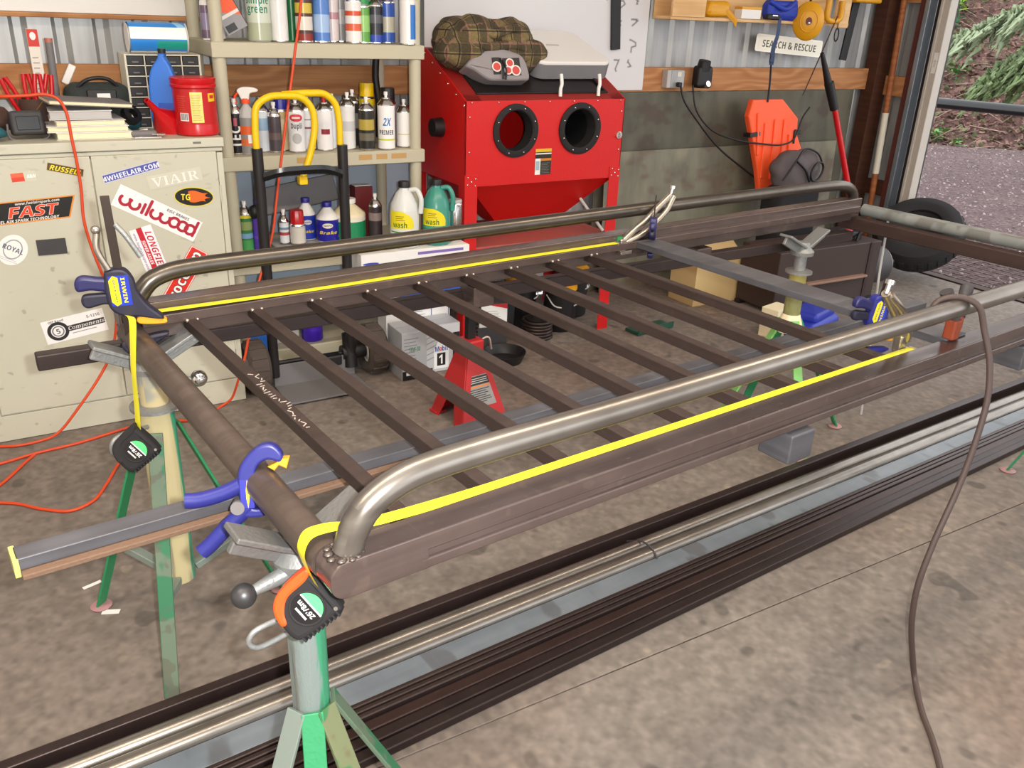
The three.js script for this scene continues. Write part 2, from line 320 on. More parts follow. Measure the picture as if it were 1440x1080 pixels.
// ------------------------------------------------------------------ the garage itself
{
  const f = struct('floor');
  part('slab', box(8.1, 0.1, 2.79, 1.3, -0.05, -2.7115, 0.002), MT.floor, f);
  part('slab', box(8.1, 0.1, 4.0, 1.3, -0.05, 0.6865, 0.002), MT.floor, f);
  part('subbase', box(8.1, 0.08, 6.9, 1.3, -0.062, -0.7, 0), mat(0x7a5f50, 0.95), f);

  // corrugated steel sheets, each with its own ribs
  function ribbed(w, h) {
    const pr = [], n = Math.round(w / 0.15), s = w / n;
    for (let i = 0; i < n; i++) { const x = -w / 2 + i * s; pr.push([x, 0], [x + 0.085 * s / 0.15, 0], [x + 0.1 * s / 0.15, 0.018], [x + 0.128 * s / 0.15, 0.018]); }
    pr.push([w / 2, 0]);
    const out = pr.map(p => [p[0], -p[1]]), sh = [...out, ...out.slice().reverse().map(p => [p[0], p[1] + 0.003])];
    return mv(ext(shape(sh), h, 0), 0, h / 2, 0, Math.PI / 2, 0, 0);
  }
  const wb = struct('wall_back');
  for (let i = 0; i < 9; i++) { const p = part('wall_panel', mv(ribbed(0.9, 3.15), 0, 0, 0), MT.galv, wb); p.position.set(-2.2 + i * 0.9, 0, -4.135); }
  part('sheathing', box(8.2, 3.2, 0.06, 1.3, 1.6, -4.19, 0), MT.darkgray, wb);
  part('girt', box(7.95, 0.132, 0.04, 1.25, 1.205, -4.09, 0.004), MT.wood, wb);
  part('girt', box(7.95, 0.13, 0.04, 1.25, 2.35, -4.09, 0.004), MT.wood, wb);
  part('corner_post', box(0.13, 3.1, 0.1, 5.235, 1.55, -4.055, 0.004), MT.woodDark, wb);
  const wl = struct('wall_left'); part('sheathing', box(0.08, 3.2, 6.9, -2.72, 1.6, -0.75, 0), MT.whitewall, wl);
  const wf = struct('wall_front'); part('sheathing', [box(3.9, 3.2, 0.08, -0.85, 1.6, 2.68, 0), box(0.6, 3.2, 0.08, 5.1, 1.6, 2.68, 0), box(3.7, 0.5, 0.08, 2.95, 2.95, 2.68, 0)], MT.whitewall, wf);
  const ce = struct('ceiling'); part('sheathing', box(8.3, 0.1, 7.0, 1.3, 3.2, -0.75, 0), MT.whitewall, ce);

  const wr = struct('wall_right');
  for (const z of [-3.98]) { const p = part('wall_panel', ribbed(0.24, 3.15), MT.galv, wr); p.rotation.y = -Math.PI / 2; p.position.set(5.335, 0, z + 0.03); }
  part('girt', box(0.045, 0.125, 0.17, 5.3, 1.17, -3.925, 0.003), MT.wood, wr);
  part('girt', box(0.045, 0.1, 0.17, 5.3, 0.5, -3.925, 0.003), MT.woodDark, wr);
  part('girt', box(0.045, 0.12, 0.17, 5.3, 1.74, -3.925, 0.003), MT.wood, wr);
  part('stud', box(0.05, 3.1, 0.05, 5.3, 1.55, -3.83, 0.003), mat(0x5a2a22, 0.7), wr);
  part('header', box(0.1, 0.7, 7, 5.38, 2.85, -0.72, 0), MT.whitewall, wr);
  part('pier', box(0.1, 2.5, 0.4, 5.38, 1.25, -0.1, 0), MT.whitewall, wr);
  part('pier', box(0.1, 2.5, 0.3, 5.38, 1.25, 2.52, 0), MT.whitewall, wr);
  part('sheathing', box(0.04, 3.1, 0.5, 5.40, 1.55, -3.93, 0), MT.darkgray, wr);
  const d1 = struct('door_1');
  part('track', [box(0.02, 2.5, 0.055, 5.31, 1.25, -3.775, 0.003), box(0.06, 2.5, 0.006, 5.285, 1.25, -3.80, 0.001), box(0.012, 2.5, 0.03, 5.258, 1.25, -3.785, 0.002)], mat(0x9aa3ac, 0.35, 0.7), d1);
  part('seal', box(0.05, 2.5, 0.05, 5.325, 1.25, -3.725, 0.004), mat(0x241c22, 0.7), d1);
  part('jamb', [box(0.075, 2.5, 0.045, 5.33, 1.25, -3.675, 0.005), box(0.03, 2.5, 0.02, 5.295, 1.25, -3.705, 0.004)], mat(0xb9b2a8, 0.5), d1);
  const lb = part('notice', print(0.03, 0.125, cell((c, w, h) => { fill(c, w, h, '#e6e4e0'); lines(c, 50, 90, 150, 6, 16, '#8a8684', 5); })), cellMat({ S: sheets[0] }, 0.5), d1, true);
  lb.rotation.y = -Math.PI / 2 + 0.0; lb.position.set(5.2915, 1.33, -3.675);
  part('threshold', [box(0.07, 0.012, 3.45, 5.345, 0.004, -1.92, 0.002), box(0.008, 0.05, 3.45, 5.38, -0.015, -1.92, 0.001)], mat(0x3a2620, 0.6, 0.3), d1);

  // boards under the loft and the drawings pinned to the sheets
  const bl = thing('insulation_board', 'white insulation board above the left cabinet, edged by a brown batten', 'board', [0.2, 1.452, -4.06]);
  part('sheet', box(1.3, 1.1, 0.02, 0, 0.56, -0.03, 0.002), MT.white, bl);
  part('batten', box(1.3, 0.018, 0.03, 0, 0, -0.025, 0.003), MT.wood, bl);
  const ds = thing('drawing_sheet', 'large white paper sheet with pencilled plans behind the red blast cabinet', 'paper', [2.57, 1.1, -4.062]);
  const pk = cell((c, w, h) => {
    fill(c, w, h, '#d9d9dc'); c.strokeStyle = '#6d6d72'; c.lineWidth = 1;
    c.beginPath(); c.moveTo(66, 0); c.lineTo(58, 140); c.moveTo(70, 0); c.lineTo(62, 140); c.moveTo(112, 0); c.quadraticCurveTo(112, 60, 104, 110); c.moveTo(206, 30); c.lineTo(200, 150); c.stroke();
    c.lineWidth = 1.3; for (let i = 0; i < 16; i++) { const x = 214 + (i % 2) * 18, y = 50 + Math.floor(i / 2) * 24; c.beginPath(); c.moveTo(x, y); for (let k = 0; k < 5; k++) c.lineTo(x + PERM[(i * 9 + k) % 4096] * 9, y + k * 4 * PERM[(i * 5 + k * 3) % 4096]); c.stroke(); }
    for (let i = 0; i < 9; i++) { const x = 14 + (i * 23) % 60, y = 20 + (i * 41) % 120; c.beginPath(); c.moveTo(x, y); c.lineTo(x + 8, y + 1); c.lineTo(x + 11, y - 3); c.stroke(); }
  });
  part('page', box(1.36, 1.1, 0.004, 0, 0.6, -0.004, 0), MT.white, ds);
  const pg = part('pencil_plan', print(1.36, 1.1, pk), cellMat(pk, 0.7), ds, true); pg.position.set(0, 0.6, 0.0012);
}
// fluorescent fittings with warm tubes hang over the left half of the shop
for (const [x, z, ry] of [[-1.0, -1.15, 0], [0.45, -1.15, 0], [1.9, -1.15, 0], [3.35, -1.15, 0]]) {
  const t = thing('ceiling_light', { '-1': 'warm ceiling strip light at the left end of the row', 0.45: 'warm ceiling strip light second from the left of the row', 1.9: 'warm ceiling strip light third from the left of the row', 3.35: 'warm ceiling strip light at the right end of the row' }[x], 'light', [x, 2.95, z], ry);
  part('housing', box(1.3, 0.05, 0.24, 0, 0.06, 0, 0.006), MT.white, t);
  part('diffuser', box(1.24, 0.03, 0.2, 0, 0.02, 0, 0.008), new THREE.MeshStandardMaterial({ color: 0xfff0d8, roughness: 0.6, emissive: new THREE.Color().setRGB(1, 0.8, 0.58), emissiveIntensity: 3 }), t);
  const L = new THREE.RectAreaLight(0xffffff, x < 1 ? 38 : 30, 1.2, 0.18); L.color.setRGB(1, 0.83, 0.66); L.position.set(0, -0.005, 0); L.rotation.x = -Math.PI / 2; t.add(L);
}
// ------------------------------------------------------------------ outside
{
  const g = part('yard', mv(new THREE.PlaneGeometry(40, 60, 1, 1), 25.4, -0.03, -8, -Math.PI / 2, 0, 0), MT.gravel, null); g.name = 'yard'; g.userData.kind = 'structure';
  // wooded bank: base line seen beyond the gravel, rising away from it
  const A = V(12.2, 0, -7.7), s = V(0.57, 0, 0.82), n = V(0.82, 0, -0.57), pos = [], uv = [], idx = [], NS = 90, NT = 50;
  const bankY = (a, t) => 0.72 * t * sstep(-0.3, 1.2, t) + 0.22 * (fbm3(a * 0.8, t * 0.9, 3) - 0.5) + 0.5 * (fbm3(a * 0.25, t * 0.3, 9) - 0.5) * sstep(0, 3, t);
  for (let j = 0; j <= NT; j++) for (let i = 0; i <= NS; i++) {
    const a = -22 + i * 0.45, t = -0.4 + j * 0.24, p = A.clone().addScaledVector(s, a).addScaledVector(n, t);
    pos.push(p.x, bankY(a, t) - 0.06, p.z); uv.push(a, t);
  }
  for (let j = 0; j < NT; j++) for (let i = 0; i < NS; i++) { const a = j * (NS + 1) + i; idx.push(a, a + 1, a + NS + 1, a + 1, a + NS + 2, a + NS + 1); }
  const bg = new THREE.BufferGeometry(); bg.setAttribute('position', new THREE.Float32BufferAttribute(pos, 3)); bg.setAttribute('uv', new THREE.Float32BufferAttribute(uv, 2)); bg.setIndex(idx); bg.computeVertexNormals();
  const b = part('hillside', bg, MT.leafy, null, true); b.name = 'hillside'; b.userData.kind = 'structure';
  const onBank = (a, t, up = 0) => { const p = A.clone().addScaledVector(s, a).addScaledVector(n, t); p.y = bankY(a, t) - 0.06 + up; return p; };
  // leaf litter, twigs and stones nobody could count
  const inst = (name, geo, m, N, f, label, cat) => {
    const im = new THREE.InstancedMesh(geo, m, N), q = new THREE.Object3D(), c = new THREE.Color();
    for (let i = 0; i < N; i++) { f(q, c, i); q.updateMatrix(); im.setMatrixAt(i, q.matrix); im.setColorAt(i, c); }
    im.name = name; im.castShadow = im.receiveShadow = true; scene.add(im); tag(im, label, cat, null, 'stuff'); return im;
  };
  const leaf = clean(new THREE.PlaneGeometry(0.09, 0.05, 2, 1)); { const p = leaf.attributes.position; for (let i = 0; i < p.count; i++) p.setZ(i, 0.25 * Math.abs(p.getX(i))); leaf.computeVertexNormals(); }
  inst('leaf_litter', leaf, new THREE.MeshStandardMaterial({ roughness: 0.9, side: THREE.DoubleSide }), 9000, (q, c) => {
    q.position.copy(onBank(rr(-3, 4), rr(0, 1) ** 1.2 * 5, 0.015)); q.rotation.set(rr(-2, -1), rr(0, 6), rr(0, 6)); q.scale.setScalar(rr(0.4, 1.4));
    const k = rr(0.5, 1.2); rnd() < 0.2 ? c.setRGB(0.16 * k, 0.2 * k, 0.08 * k) : c.setRGB(0.22 * k, 0.13 * k, 0.10 * k);
  }, 'brown leaf litter covering the wooded bank outside', 'leaves');
  inst('twigs', cyl(0.006, 0.009, 0.6, 0, 0, 0, 5), new THREE.MeshStandardMaterial({ roughness: 0.9 }), 700, (q, c) => {
    q.position.copy(onBank(rr(-3, 4), rr(0, 4), 0.03)); q.rotation.set(rr(0.9, 1.9), rr(0, 6), rr(-0.4, 0.4)); q.scale.set(1, rr(0.3, 1.6), 1); const k = rr(0.5, 1.3); c.setRGB(0.3 * k, 0.2 * k, 0.16 * k);
  }, 'dry twigs scattered over the bank outside', 'twigs');
  inst('pebbles', new THREE.IcosahedronGeometry(0.02, 0), new THREE.MeshStandardMaterial({ roughness: 0.9 }), 9000, (q, c) => {
    q.position.set(rr(5.5, 13), -0.026, rr(-10, -1.5)); q.rotation.set(rr(0, 6), rr(0, 6), 0); const s0 = rr(0.25, 1) ** 2; q.scale.set(s0, s0 * 0.6, s0); const k = rr(0.6, 1.7); c.setRGB(0.24 * k, 0.19 * k, 0.19 * k);
  }, 'loose gravel on the yard outside the door', 'gravel');
  // drooping conifer boughs that reach into view from a tree right of the door
  const tree = thing('conifer', 'pale green drooping conifer boughs hanging over the bank beyond the gate', 'tree', [10.6, 0, -4.4]);
  part('trunk', tube([V(0, -0.05, 0), V(0.05, 1.6, 0.03), V(0, 3.4, 0)], 0.13, 14, 10), MT.brown, tree);
  function bough(a, d, up, nn, col) {
    const L = d.length(), stem = [V(0, 0, 0), d.clone().multiplyScalar(0.5).add(V(0, up, 0)), d];
    const st = part('bough', tube(stem, 0.016, 16, 6), MT.brown, tree); st.position.copy(a);
    const c = curve(stem), gs = [];
    for (let i = 0; i < nn; i++) {
      const u = 0.1 + 0.9 * i / nn, p = c.getPoint(u), tg = c.getTangent(u), side = tg.clone().cross(V(0, 1, 0)).normalize().multiplyScalar(i % 2 ? 1 : -1);
      const hang = i % 3 === 0, len = (0.62 - 0.3 * u) * rr(0.55, 1.15), dir = tg.clone().multiplyScalar(rr(0.3, 1)).addScaledVector(side, rr(0.3, 0.9)).add(V(0, hang ? -rr(1.2, 2.4) : -rr(0.1, 1.1), 0)).normalize();
      for (let k = 0; k < 7; k++) {
        const q = p.clone().addScaledVector(dir, len * k / 7).add(V(rr(-.03, .03), -0.1 * (k / 7) ** 2 + rr(-.03, .03), rr(-.03, .03)));
        for (const e of [-1, 0, 1]) {
          const g = new THREE.ConeGeometry(0.034, rr(0.12, 0.22), 4, 1, true); g.scale(1, 1, 0.45);
          const dd = dir.clone().addScaledVector(side, e * 0.7).addScaledVector(tg, Math.abs(e) * 0.5).add(V(rr(-.3, .3), rr(-.5, .1), rr(-.3, .3))).normalize();
          g.applyMatrix4(M4.compose(q, new THREE.Quaternion().setFromUnitVectors(V(0, 1, 0), dd), V(1, 1, 1))); gs.push(g);
        }
      }
    }
    const nd = part('needles', gs, new THREE.MeshStandardMaterial({ color: col, roughness: 0.85, side: THREE.DoubleSide }), st); nd.userData.kind = 'stuff';
  }
  bough(V(0, 2.35, 0), V(-0.7, -1.0, -2.45), 0.14, 60, 0x98a684);
  bough(V(0, 2.1, 0), V(-0.45, -1.0, -1.9), 0.16, 50, 0x8a9a74);
  bough(V(0, 1.95, 0), V(-0.6, -0.9, -1.9), 0.12, 42, 0x7f9068);
  bough(V(0, 1.6, 0), V(-0.7, -0.65, -1.9), 0.1, 42, 0x6f8256);
  // broad-leaved sprigs on the bank by the jamb
  function plant(label, p, n, size, col) {
    const t = thing('leafy_plant', label, 'plant', p), lf = smoothShape([[0, 0], [0.3, 0.25], [0.75, 0.2], [1, 0], [0.75, -0.2], [0.3, -0.25]], 14);
    const m = new THREE.MeshStandardMaterial({ color: col, roughness: 0.6, side: THREE.DoubleSide });
    part('stem', tube([V(0, -0.1, 0), V(0.02, size * 0.6, 0), V(0, size, 0.02)], 0.008, 8, 5), MT.greenPl, t);
    for (let i = 0; i < n; i++) {
      const g = ext(lf, 0.004, 0); const q = part('leaf', g, m, t); q.scale.setScalar(size * rr(0.45, 0.75)); q.position.set(rr(-.06, .06), size * rr(0.3, 1), rr(-.06, .06)); q.rotation.set(-Math.PI / 2 + rr(-.5, .5), rr(-.5, .6), rr(0, 6.28));
    }
  }
  plant('yellow-green leafy sprig at the very top beside the door jamb', onBank(-0.44, 2.25), 14, 0.34, 0x9cc832);
  plant('mint green leafy sprig below the yellow-green one', onBank(-0.52, 1.9), 12, 0.3, 0x63a880);
  plant('low dark green weed growing halfway up the bank', onBank(-0.3, 1.2), 10, 0.24, 0x4c7a36);
  plant('green weed at the foot of the bank beside the jamb', onBank(-0.38, 0.3), 12, 0.22, 0x5a8c40);
  plant('small green weed on the gravel edge right of the jamb', onBank(-0.1, 0.15), 8, 0.16, 0x6a9448);
  const wm = thing('wire_mesh', 'square wire mesh mat lying on the gravel just outside the doorway', 'mesh', [6.1, -0.018, -3.2]); part('wires', [...Array.from({ length: 15 }, (_, i) => box(0.007, 0.005, 2.0, -0.7 + i * 0.1, 0, 0, 0)), ...Array.from({ length: 21 }, (_, i) => box(1.4, 0.005, 0.007, 0, 0.004, -1 + i * 0.1, 0))], mat(0x5a4c48, 0.6, 0.3), wm).userData.kind = 'stuff';
  const gt = thing('gate_bar', 'black horizontal pipe gate rail across the drive outside', 'gate', [8.0, 0, -5.3]);
  part('rail', rod(V(0, 0.86, -1.6), V(0, 0.93, 3.6), 0.05, 0.05, 18), MT.blackgloss, gt);
  part('post', rod(V(0, -0.03, -1.6), V(0, 1.1, -1.6), 0.06), MT.black, gt);
  part('post', rod(V(0, -0.03, 3.5), V(0, 1.1, 3.5), 0.06), MT.black, gt);
}
// ------------------------------------------------------------------ cream steel cabinet with its stickers
{
  const t = thing('steel_cabinet', 'cream two-door steel cabinet covered in stickers', 'cabinet', [0.285, 0, -3.58]);
  const zf = 0.2275;                                      // front face in local z
  part('carcass', [box(0.9, 1.0, 0.445, 0, 0.505, -0.005, 0.004), box(0.9, 0.1, 0.02, 0, 0.052, 0.215, 0.002)], MT.cream, t);
  part('lid', [box(0.912, 0.034, 0.465, 0, 1.048, 0.002, 0.004), box(0.9, 0.014, 0.45, 0, 1.022, 0, 0.003)], MT.cream, t);
  part('frame_edge', [box(0.022, 0.98, 0.014, 0.438, 0.52, 0.219, 0.003), box(0.022, 0.98, 0.014, -0.438, 0.52, 0.219, 0.003)], MT.cream, t);
  for (const s of [-1, 1]) {
    const d = part('door', box(0.424, 0.908, 0.014, 0, 0, 0, 0.003), MT.cream, t); d.position.set(s * 0.2135, 0.561, zf - 0.007);
    for (const y of [-0.3, 0.3]) part('hinge', cyl(0.004, 0.004, 0.06, s * 0.2145, y, 0.007, 8), MT.cream, d);
  }
  part('nameplate', box(0.028, 0.007, 0.003, 0.36, 1.049, 0.2345, 0.001), MT.gray, t);
  part('dark_plate', box(0.092, 0.055, 0.005, -0.166, 0.712, zf + 0.002, 0.001), MT.darkgray, t);
  const st = (x, y, w, h, ang, draw, label, cw = 256, ch = 128, form) => {
    let pg;
    if (form === 'round') pg = new THREE.CircleGeometry(0.5, 40).scale(w, h, 1);
    else if (form) { pg = new THREE.ShapeGeometry(shape(form.map(([a, b]) => [(a - 0.5) * w, (b - 0.5) * h]))); const q = pg.attributes.position, uv = pg.attributes.uv; for (let i = 0; i < q.count; i++) uv.setXY(i, q.getX(i) / w + 0.5, q.getY(i) / h + 0.5); }
    const k = cell(draw, cw, ch), m = part('sticker', pg ? cellUV(pg, k) : print(w, h, k), cellMat(k, 0.35), t, true);
    m.position.set(x - 0.285, y, zf + 0.0012); m.rotation.z = ang * D; m.userData.label = label;
  };
  st(0.202, 0.974, 0.112, 0.026, -15, (c, w, h) => { fill(c, w, h, '#8a6a18'); c.fillStyle = '#1c1a14'; c.fillRect(6, 6, w - 12, h - 12); c.fillStyle = '#5a4a10'; c.fillRect(12, 14, w - 24, h - 28); txt(c, 'RUSSELL', w / 2, h / 2 + 3, 58, '#f0d820', { font: 'italic bold ', sx: 0.98 }); }, 'small black and yellow sticker', 256, 64);
  st(0.411, 0.956, 0.196, 0.03, 13, (c, w, h) => { fill(c, w, h, '#c8c8dc'); c.fillStyle = '#4450a0'; c.fillRect(4, 4, w - 8, h - 8); txt(c, '4WHEELAIR.COM', w / 2, h / 2 + 2, 34, '#e8e8f4', { sx: 0.92 }); }, 'blue web-address sticker', 256, 44);
  st(0.556, 0.925, 0.19, 0.048, 8, (c, w, h) => { fill(c, w, h, '#c8c6b5'); txt(c, 'VIAIR', w / 2, h / 2 + 2, 62, '#e2e1d8', { face: 'serif', sx: 1.2, stroke: '#bcb9a8', lw: 3 }); }, 'faded white lettering sticker', 256, 64);
  st(0.482, 0.80, 0.31, 0.082, -31, (c, w, h) => {
    fill(c, w, h, '#efecea'); c.strokeStyle = '#a81a34'; c.lineWidth = 9; c.lineCap = 'round';
    const y = 40, r = 15, arc = (x, a0, a1) => { c.beginPath(); c.arc(x, y, r, a0, a1); c.stroke(); };
    arc(32, -0.6, 3.7); arc(62, -0.5, 3.7); c.beginPath(); c.moveTo(90, 26); c.lineTo(90, 55); c.moveTo(104, 8); c.lineTo(104, 55); c.stroke();
    arc(129, -0.6, 3.7); arc(159, -0.5, 3.7); arc(190, 0, 6.3); arc(218, 0, 6.3); arc(243, 0, 6.3); c.beginPath(); c.moveTo(257, 8); c.lineTo(257, 55); c.stroke();
    txt(c, 'DISC BRAKES', 190, 12, 12, '#3a3034');
  }, 'white sticker with red rounded lettering', 270, 72);
  st(0.615, 0.853, 0.142, 0.074, -6, (c, w, h) => {
    fill(c, w, h, '#d0ccb4'); c.fillStyle = '#d8cc30'; c.beginPath(); c.ellipse(w / 2, h / 2, w / 2 - 2, h / 2 - 2, 0, 0, 7); c.fill();
    c.fillStyle = '#181410'; c.beginPath(); c.ellipse(w / 2, h / 2, w / 2 - 8, h / 2 - 8, 0, 0, 7); c.fill();
    c.fillStyle = '#d8661c'; c.beginPath(); c.moveTo(90, 30); c.bezierCurveTo(150, 10, 160, 50, 220, 34); c.bezierCurveTo(180, 56, 200, 60, 236, 66); c.bezierCurveTo(190, 72, 190, 80, 206, 92); c.bezierCurveTo(160, 78, 150, 110, 100, 96); c.fill();
    txt(c, 'TG', 76, 68, 52, '#f0d820', { sx: 0.95 });
  }, 'black oval sticker with flames', 256, 128, 'round');
  st(0.075, 0.842, 0.29, 0.08, 3, (c, w, h) => {
    fill(c, w, h, '#d0ccb4'); c.fillStyle = '#e08a20'; c.beginPath(); c.moveTo(0, 2); c.lineTo(w, 2); c.lineTo(w - 26, h - 2); c.lineTo(0, h - 2); c.fill();
    c.fillStyle = '#15120f'; c.beginPath(); c.moveTo(4, 6); c.lineTo(w - 7, 6); c.lineTo(w - 30, h - 6); c.lineTo(4, h - 6); c.fill();
    txt(c, 'FAST', 128, 37, 44, '#e0401c', { font: 'italic bold ', sx: 1.35, stroke: '#f0e8e0', lw: 2 }); txt(c, 'FUEL AIR SPARK TECHNOLOGY', 112, 62, 12, '#f0eeea', { font: 'italic bold ' }); txt(c, 'www.fuelairspark.com', 150, 12, 11, '#e6e0d8', { font: 'italic bold ' });
  }, 'black parallelogram sticker with red lettering', 256, 72, [[0, 0.03], [0.9, 0.03], [1, 0.97], [0, 0.97]]);
  st(0.072, 0.957, 0.075, 0.034, 4, (c, w, h) => { fill(c, w, h, '#c5c3b1'); c.fillStyle = '#e2603c'; c.fillRect(4, 8, 130, h - 16); c.fillStyle = '#d03a24'; c.fillRect(4, h / 2, 130, h / 2 - 8); txt(c, 'K&N', 205, h / 2, 44, '#f6f4f0', { font: 'italic bold ' }); }, 'small red and white flag sticker', 256, 100);
  st(-0.002, 0.712, 0.09, 0.11, -30, (c, w, h) => { fill(c, w, h, '#d4d0bd'); c.fillStyle = '#e9e8e4'; c.beginPath(); c.arc(w / 2, 125, 140, 0, 7); c.fill(); c.strokeStyle = '#9a9aa6'; c.lineWidth = 10; c.beginPath(); c.arc(w / 2, 120, 76, 0, 7); c.stroke(); txt(c, 'ROYAL', w / 2, 118, 52, '#56586a', { sx: 1.15 }); lines(c, 40, 200, 170, 2, 14, '#b8b8c4', 4); }, 'round white sticker with a grey ring', 256, 250, 'round');
  st(0.438, 0.655, 0.205, 0.078, -76, (c, w, h) => { fill(c, w, h, '#ebe8ee'); c.fillStyle = '#c01a30'; c.fillRect(0, 44, w * 0.9, 24); txt(c, 'LONGFIELD', w / 2, 24, 38, '#c01a30', { font: 'italic bold ', sx: 1.0 }); txt(c, 'SUPER AXLES', w / 2 - 10, 57, 19, '#f4f0f0', { font: 'italic bold ' }); txt(c, 'www.longfieldsuperaxles.com', w / 2, 82, 15, '#8a8aa0'); }, 'white sticker with slanted red lettering', 256, 98);
  st(0.542, 0.545, 0.26, 0.07, 56, (c, w, h) => { fill(c, w, h, '#d62a1e'); c.strokeStyle = '#f0e8e4'; c.lineWidth = 3; c.strokeRect(4, 4, w - 8, h - 8); txt(c, 'procomp', w / 2, h / 2 - 2, 54, '#f2f0ee', { stroke: '#20181a', lw: 4 }); }, 'red sticker with white outlined lettering', 256, 72);
  st(0.148, 0.412, 0.21, 0.088, 8, (c, w, h) => {
    fill(c, w, h, '#ebe9e8'); c.strokeStyle = '#2b2b2e'; c.lineWidth = 14; c.beginPath(); c.arc(58, 58, 36, 0, 7); c.stroke(); c.strokeStyle = '#6a6a6e'; c.lineWidth = 5; c.beginPath(); c.arc(58, 58, 22, 0, 7); c.stroke(); txt(c, '5', 58, 58, 32, '#4a4a4e');
    c.fillStyle = '#2b2b2e'; c.fillRect(92, 44, 158, 26); txt(c, 'Components', 172, 57, 24, '#d8d4d0', { face: 'serif', font: 'italic bold ' }); txt(c, 'Off Road', 60, 12, 15, '#6a6a6e'); txt(c, '5-1216', 210, 24, 18, '#6a6a6e'); lines(c, 110, 80, 120, 1, 10, '#9a9a9e', 4);
  }, 'white sticker with a black ring and bar', 256, 108);
}
// ------------------------------------------------------------------ things on the cabinet
const CT = 1.0655;
{
  const mags = [['thick cream catalogue at the bottom of the stack on the cabinet', 0.315, 0.024, 0.245, 0.02], ['second catalogue from the bottom of the stack, with a white cover edge', 0.302, 0.02, 0.26, -0.03], ['third catalogue from the bottom of the stack, slightly narrower', 0.305, 0.018, 0.225, 0.05], ['fourth catalogue from the bottom, thick and grey-edged', 0.285, 0.03, 0.2, -0.04], ['topmost long grey catalogue sliding off the stack', 0.31, 0.016, 0.27, 0.1]];
  let y = CT;
  mags.forEach(([l, x, h, w, a], i) => {
    const t = thing('catalogue', l, 'book', [x, y, -3.5], a, 'catalogues stacked on the cabinet');
    part('pages', box(w - 0.006, h - 0.004, 0.2, 0, h / 2, 0, 0.003), i === 3 ? MT.lightgray : MT.cream2, t);
    part('cover', [box(w, 0.002, 0.206, 0, h - 0.001, 0, 0.0006), box(w, 0.002, 0.206, 0, 0.001, 0, 0.0006)], i === 4 ? MT.gray : MT.white, t);
    if (i === 4) t.rotation.z = -0.07, t.position.y += 0.012;
    y += h + (i === 2 ? 0.003 : 0.0006);
  });
  const tb = thing('tool_bag', 'dark green soft tool bag behind the catalogues', 'bag', [0.37, CT, -3.69]);
  part('body', blob(mv(new RoundedBoxGeometry(0.225, 0.16, 0.13, 6, 0.05), 0, 0.082, 0), 0.012, 14), MT.bagcloth, tb);
  part('handle', tube([V(-0.085, 0.13, 0.03), V(-0.03, 0.178, 0.045), V(0.04, 0.18, 0.045), V(0.095, 0.12, 0.03)], 0.007, 24, 8), MT.black, tb);
  part('pocket', [box(0.1, 0.04, 0.012, 0.01, 0.125, 0.068, 0.004)], MT.black, tb); part('tag', box(0.045, 0.022, 0.004, 0.015, 0.122, 0.077, 0.001), MT.white, tb);

  const og = thing('drawer_organizer', 'small parts organizer with black drawers in a pale frame', 'organizer', [0.612, CT, -3.72]);
  const W = 0.265, H = 0.268; part('frame', [box(0.008, H, 0.15, -W / 2, H / 2, 0, 0.002), box(0.008, H, 0.15, W / 2, H / 2, 0, 0.002), box(W, H, 0.006, 0, H / 2, -0.072, 0.002), ...Array.from({ length: 8 }, (_, i) => box(W, 0.004, 0.15, 0, 0.003 + i * (H - 0.006) / 7, 0, 0.001)), ...[-1, 0, 1].map(i => box(0.004, H, 0.15, i * W / 4, H / 2, 0, 0.001))], MT.offwhite, og);
  for (let r = 0; r < 7; r++) for (let c = 0; c < 4; c++) {
    const d = part('drawer', box(W / 4 - 0.009, H / 7 - 0.008, 0.12, 0, 0, 0, 0.002), MT.black, og); d.position.set(-W / 2 + W / 8 + c * W / 4, 0.003 + (r + 0.5) * (H - 0.006) / 7, 0.012);
    part('pull', box(0.024, 0.006, 0.008, 0, -0.006, 0.063, 0.002), MT.gray, d);
  }
  const pr = thing('paper_towel_pack', 'blue and white wrapped paper towel roll lying on the organizer', 'towel roll', [0.607, CT + H + 0.056, -3.7]);
  const pk = cell((c, w, h) => { c.translate(256, 0); c.rotate(Math.PI / 2); fill(c, w, h, '#2f86d8'); c.fillStyle = '#1c2f8c'; c.fillRect(0, 0, w, 22); c.fillStyle = '#f0efec'; c.fillRect(0, 96, w, 34); c.fillStyle = '#1f9a8a'; c.fillRect(120, 134, 136, 26); c.fillStyle = '#8fc4ee'; c.beginPath(); c.moveTo(150, 30); c.quadraticCurveTo(220, 50, 256, 96); c.lineTo(220, 96); c.quadraticCurveTo(190, 60, 150, 44); c.fill(); c.fillStyle = '#e8e6e2'; c.fillRect(0, 170, w, 86); });
  const rl = part('wrapper', cellUV(mv(new THREE.CylinderGeometry(0.054, 0.054, 0.2, 28, 1, true, -2.2), 0, 0, 0, 0, 0, Math.PI / 2), pk), cellMat(pk, 0.4), pr, true); rl.rotation.x = 0.95;
  part('end', [mv(new THREE.CylinderGeometry(0.053, 0.045, 0.008, 24), -0.1025, 0, 0, 0, 0, Math.PI / 2), mv(new THREE.CylinderGeometry(0.045, 0.053, 0.008, 24), 0.1025, 0, 0, 0, 0, Math.PI / 2)], MT.white, pr);

  const bb = thing('blue_jug', 'blue plastic oil jug with dark cap in front of the organizer', 'jug', [0.59, CT, -3.555], -0.3);
  const bs = smoothShape([[-0.045, 0.002], [0.045, 0.002], [0.05, 0.1], [0.048, 0.17], [0.03, 0.235], [0.016, 0.262], [0.016, 0.275], [-0.006, 0.275], [-0.01, 0.26], [-0.04, 0.215], [-0.052, 0.14]], 60);
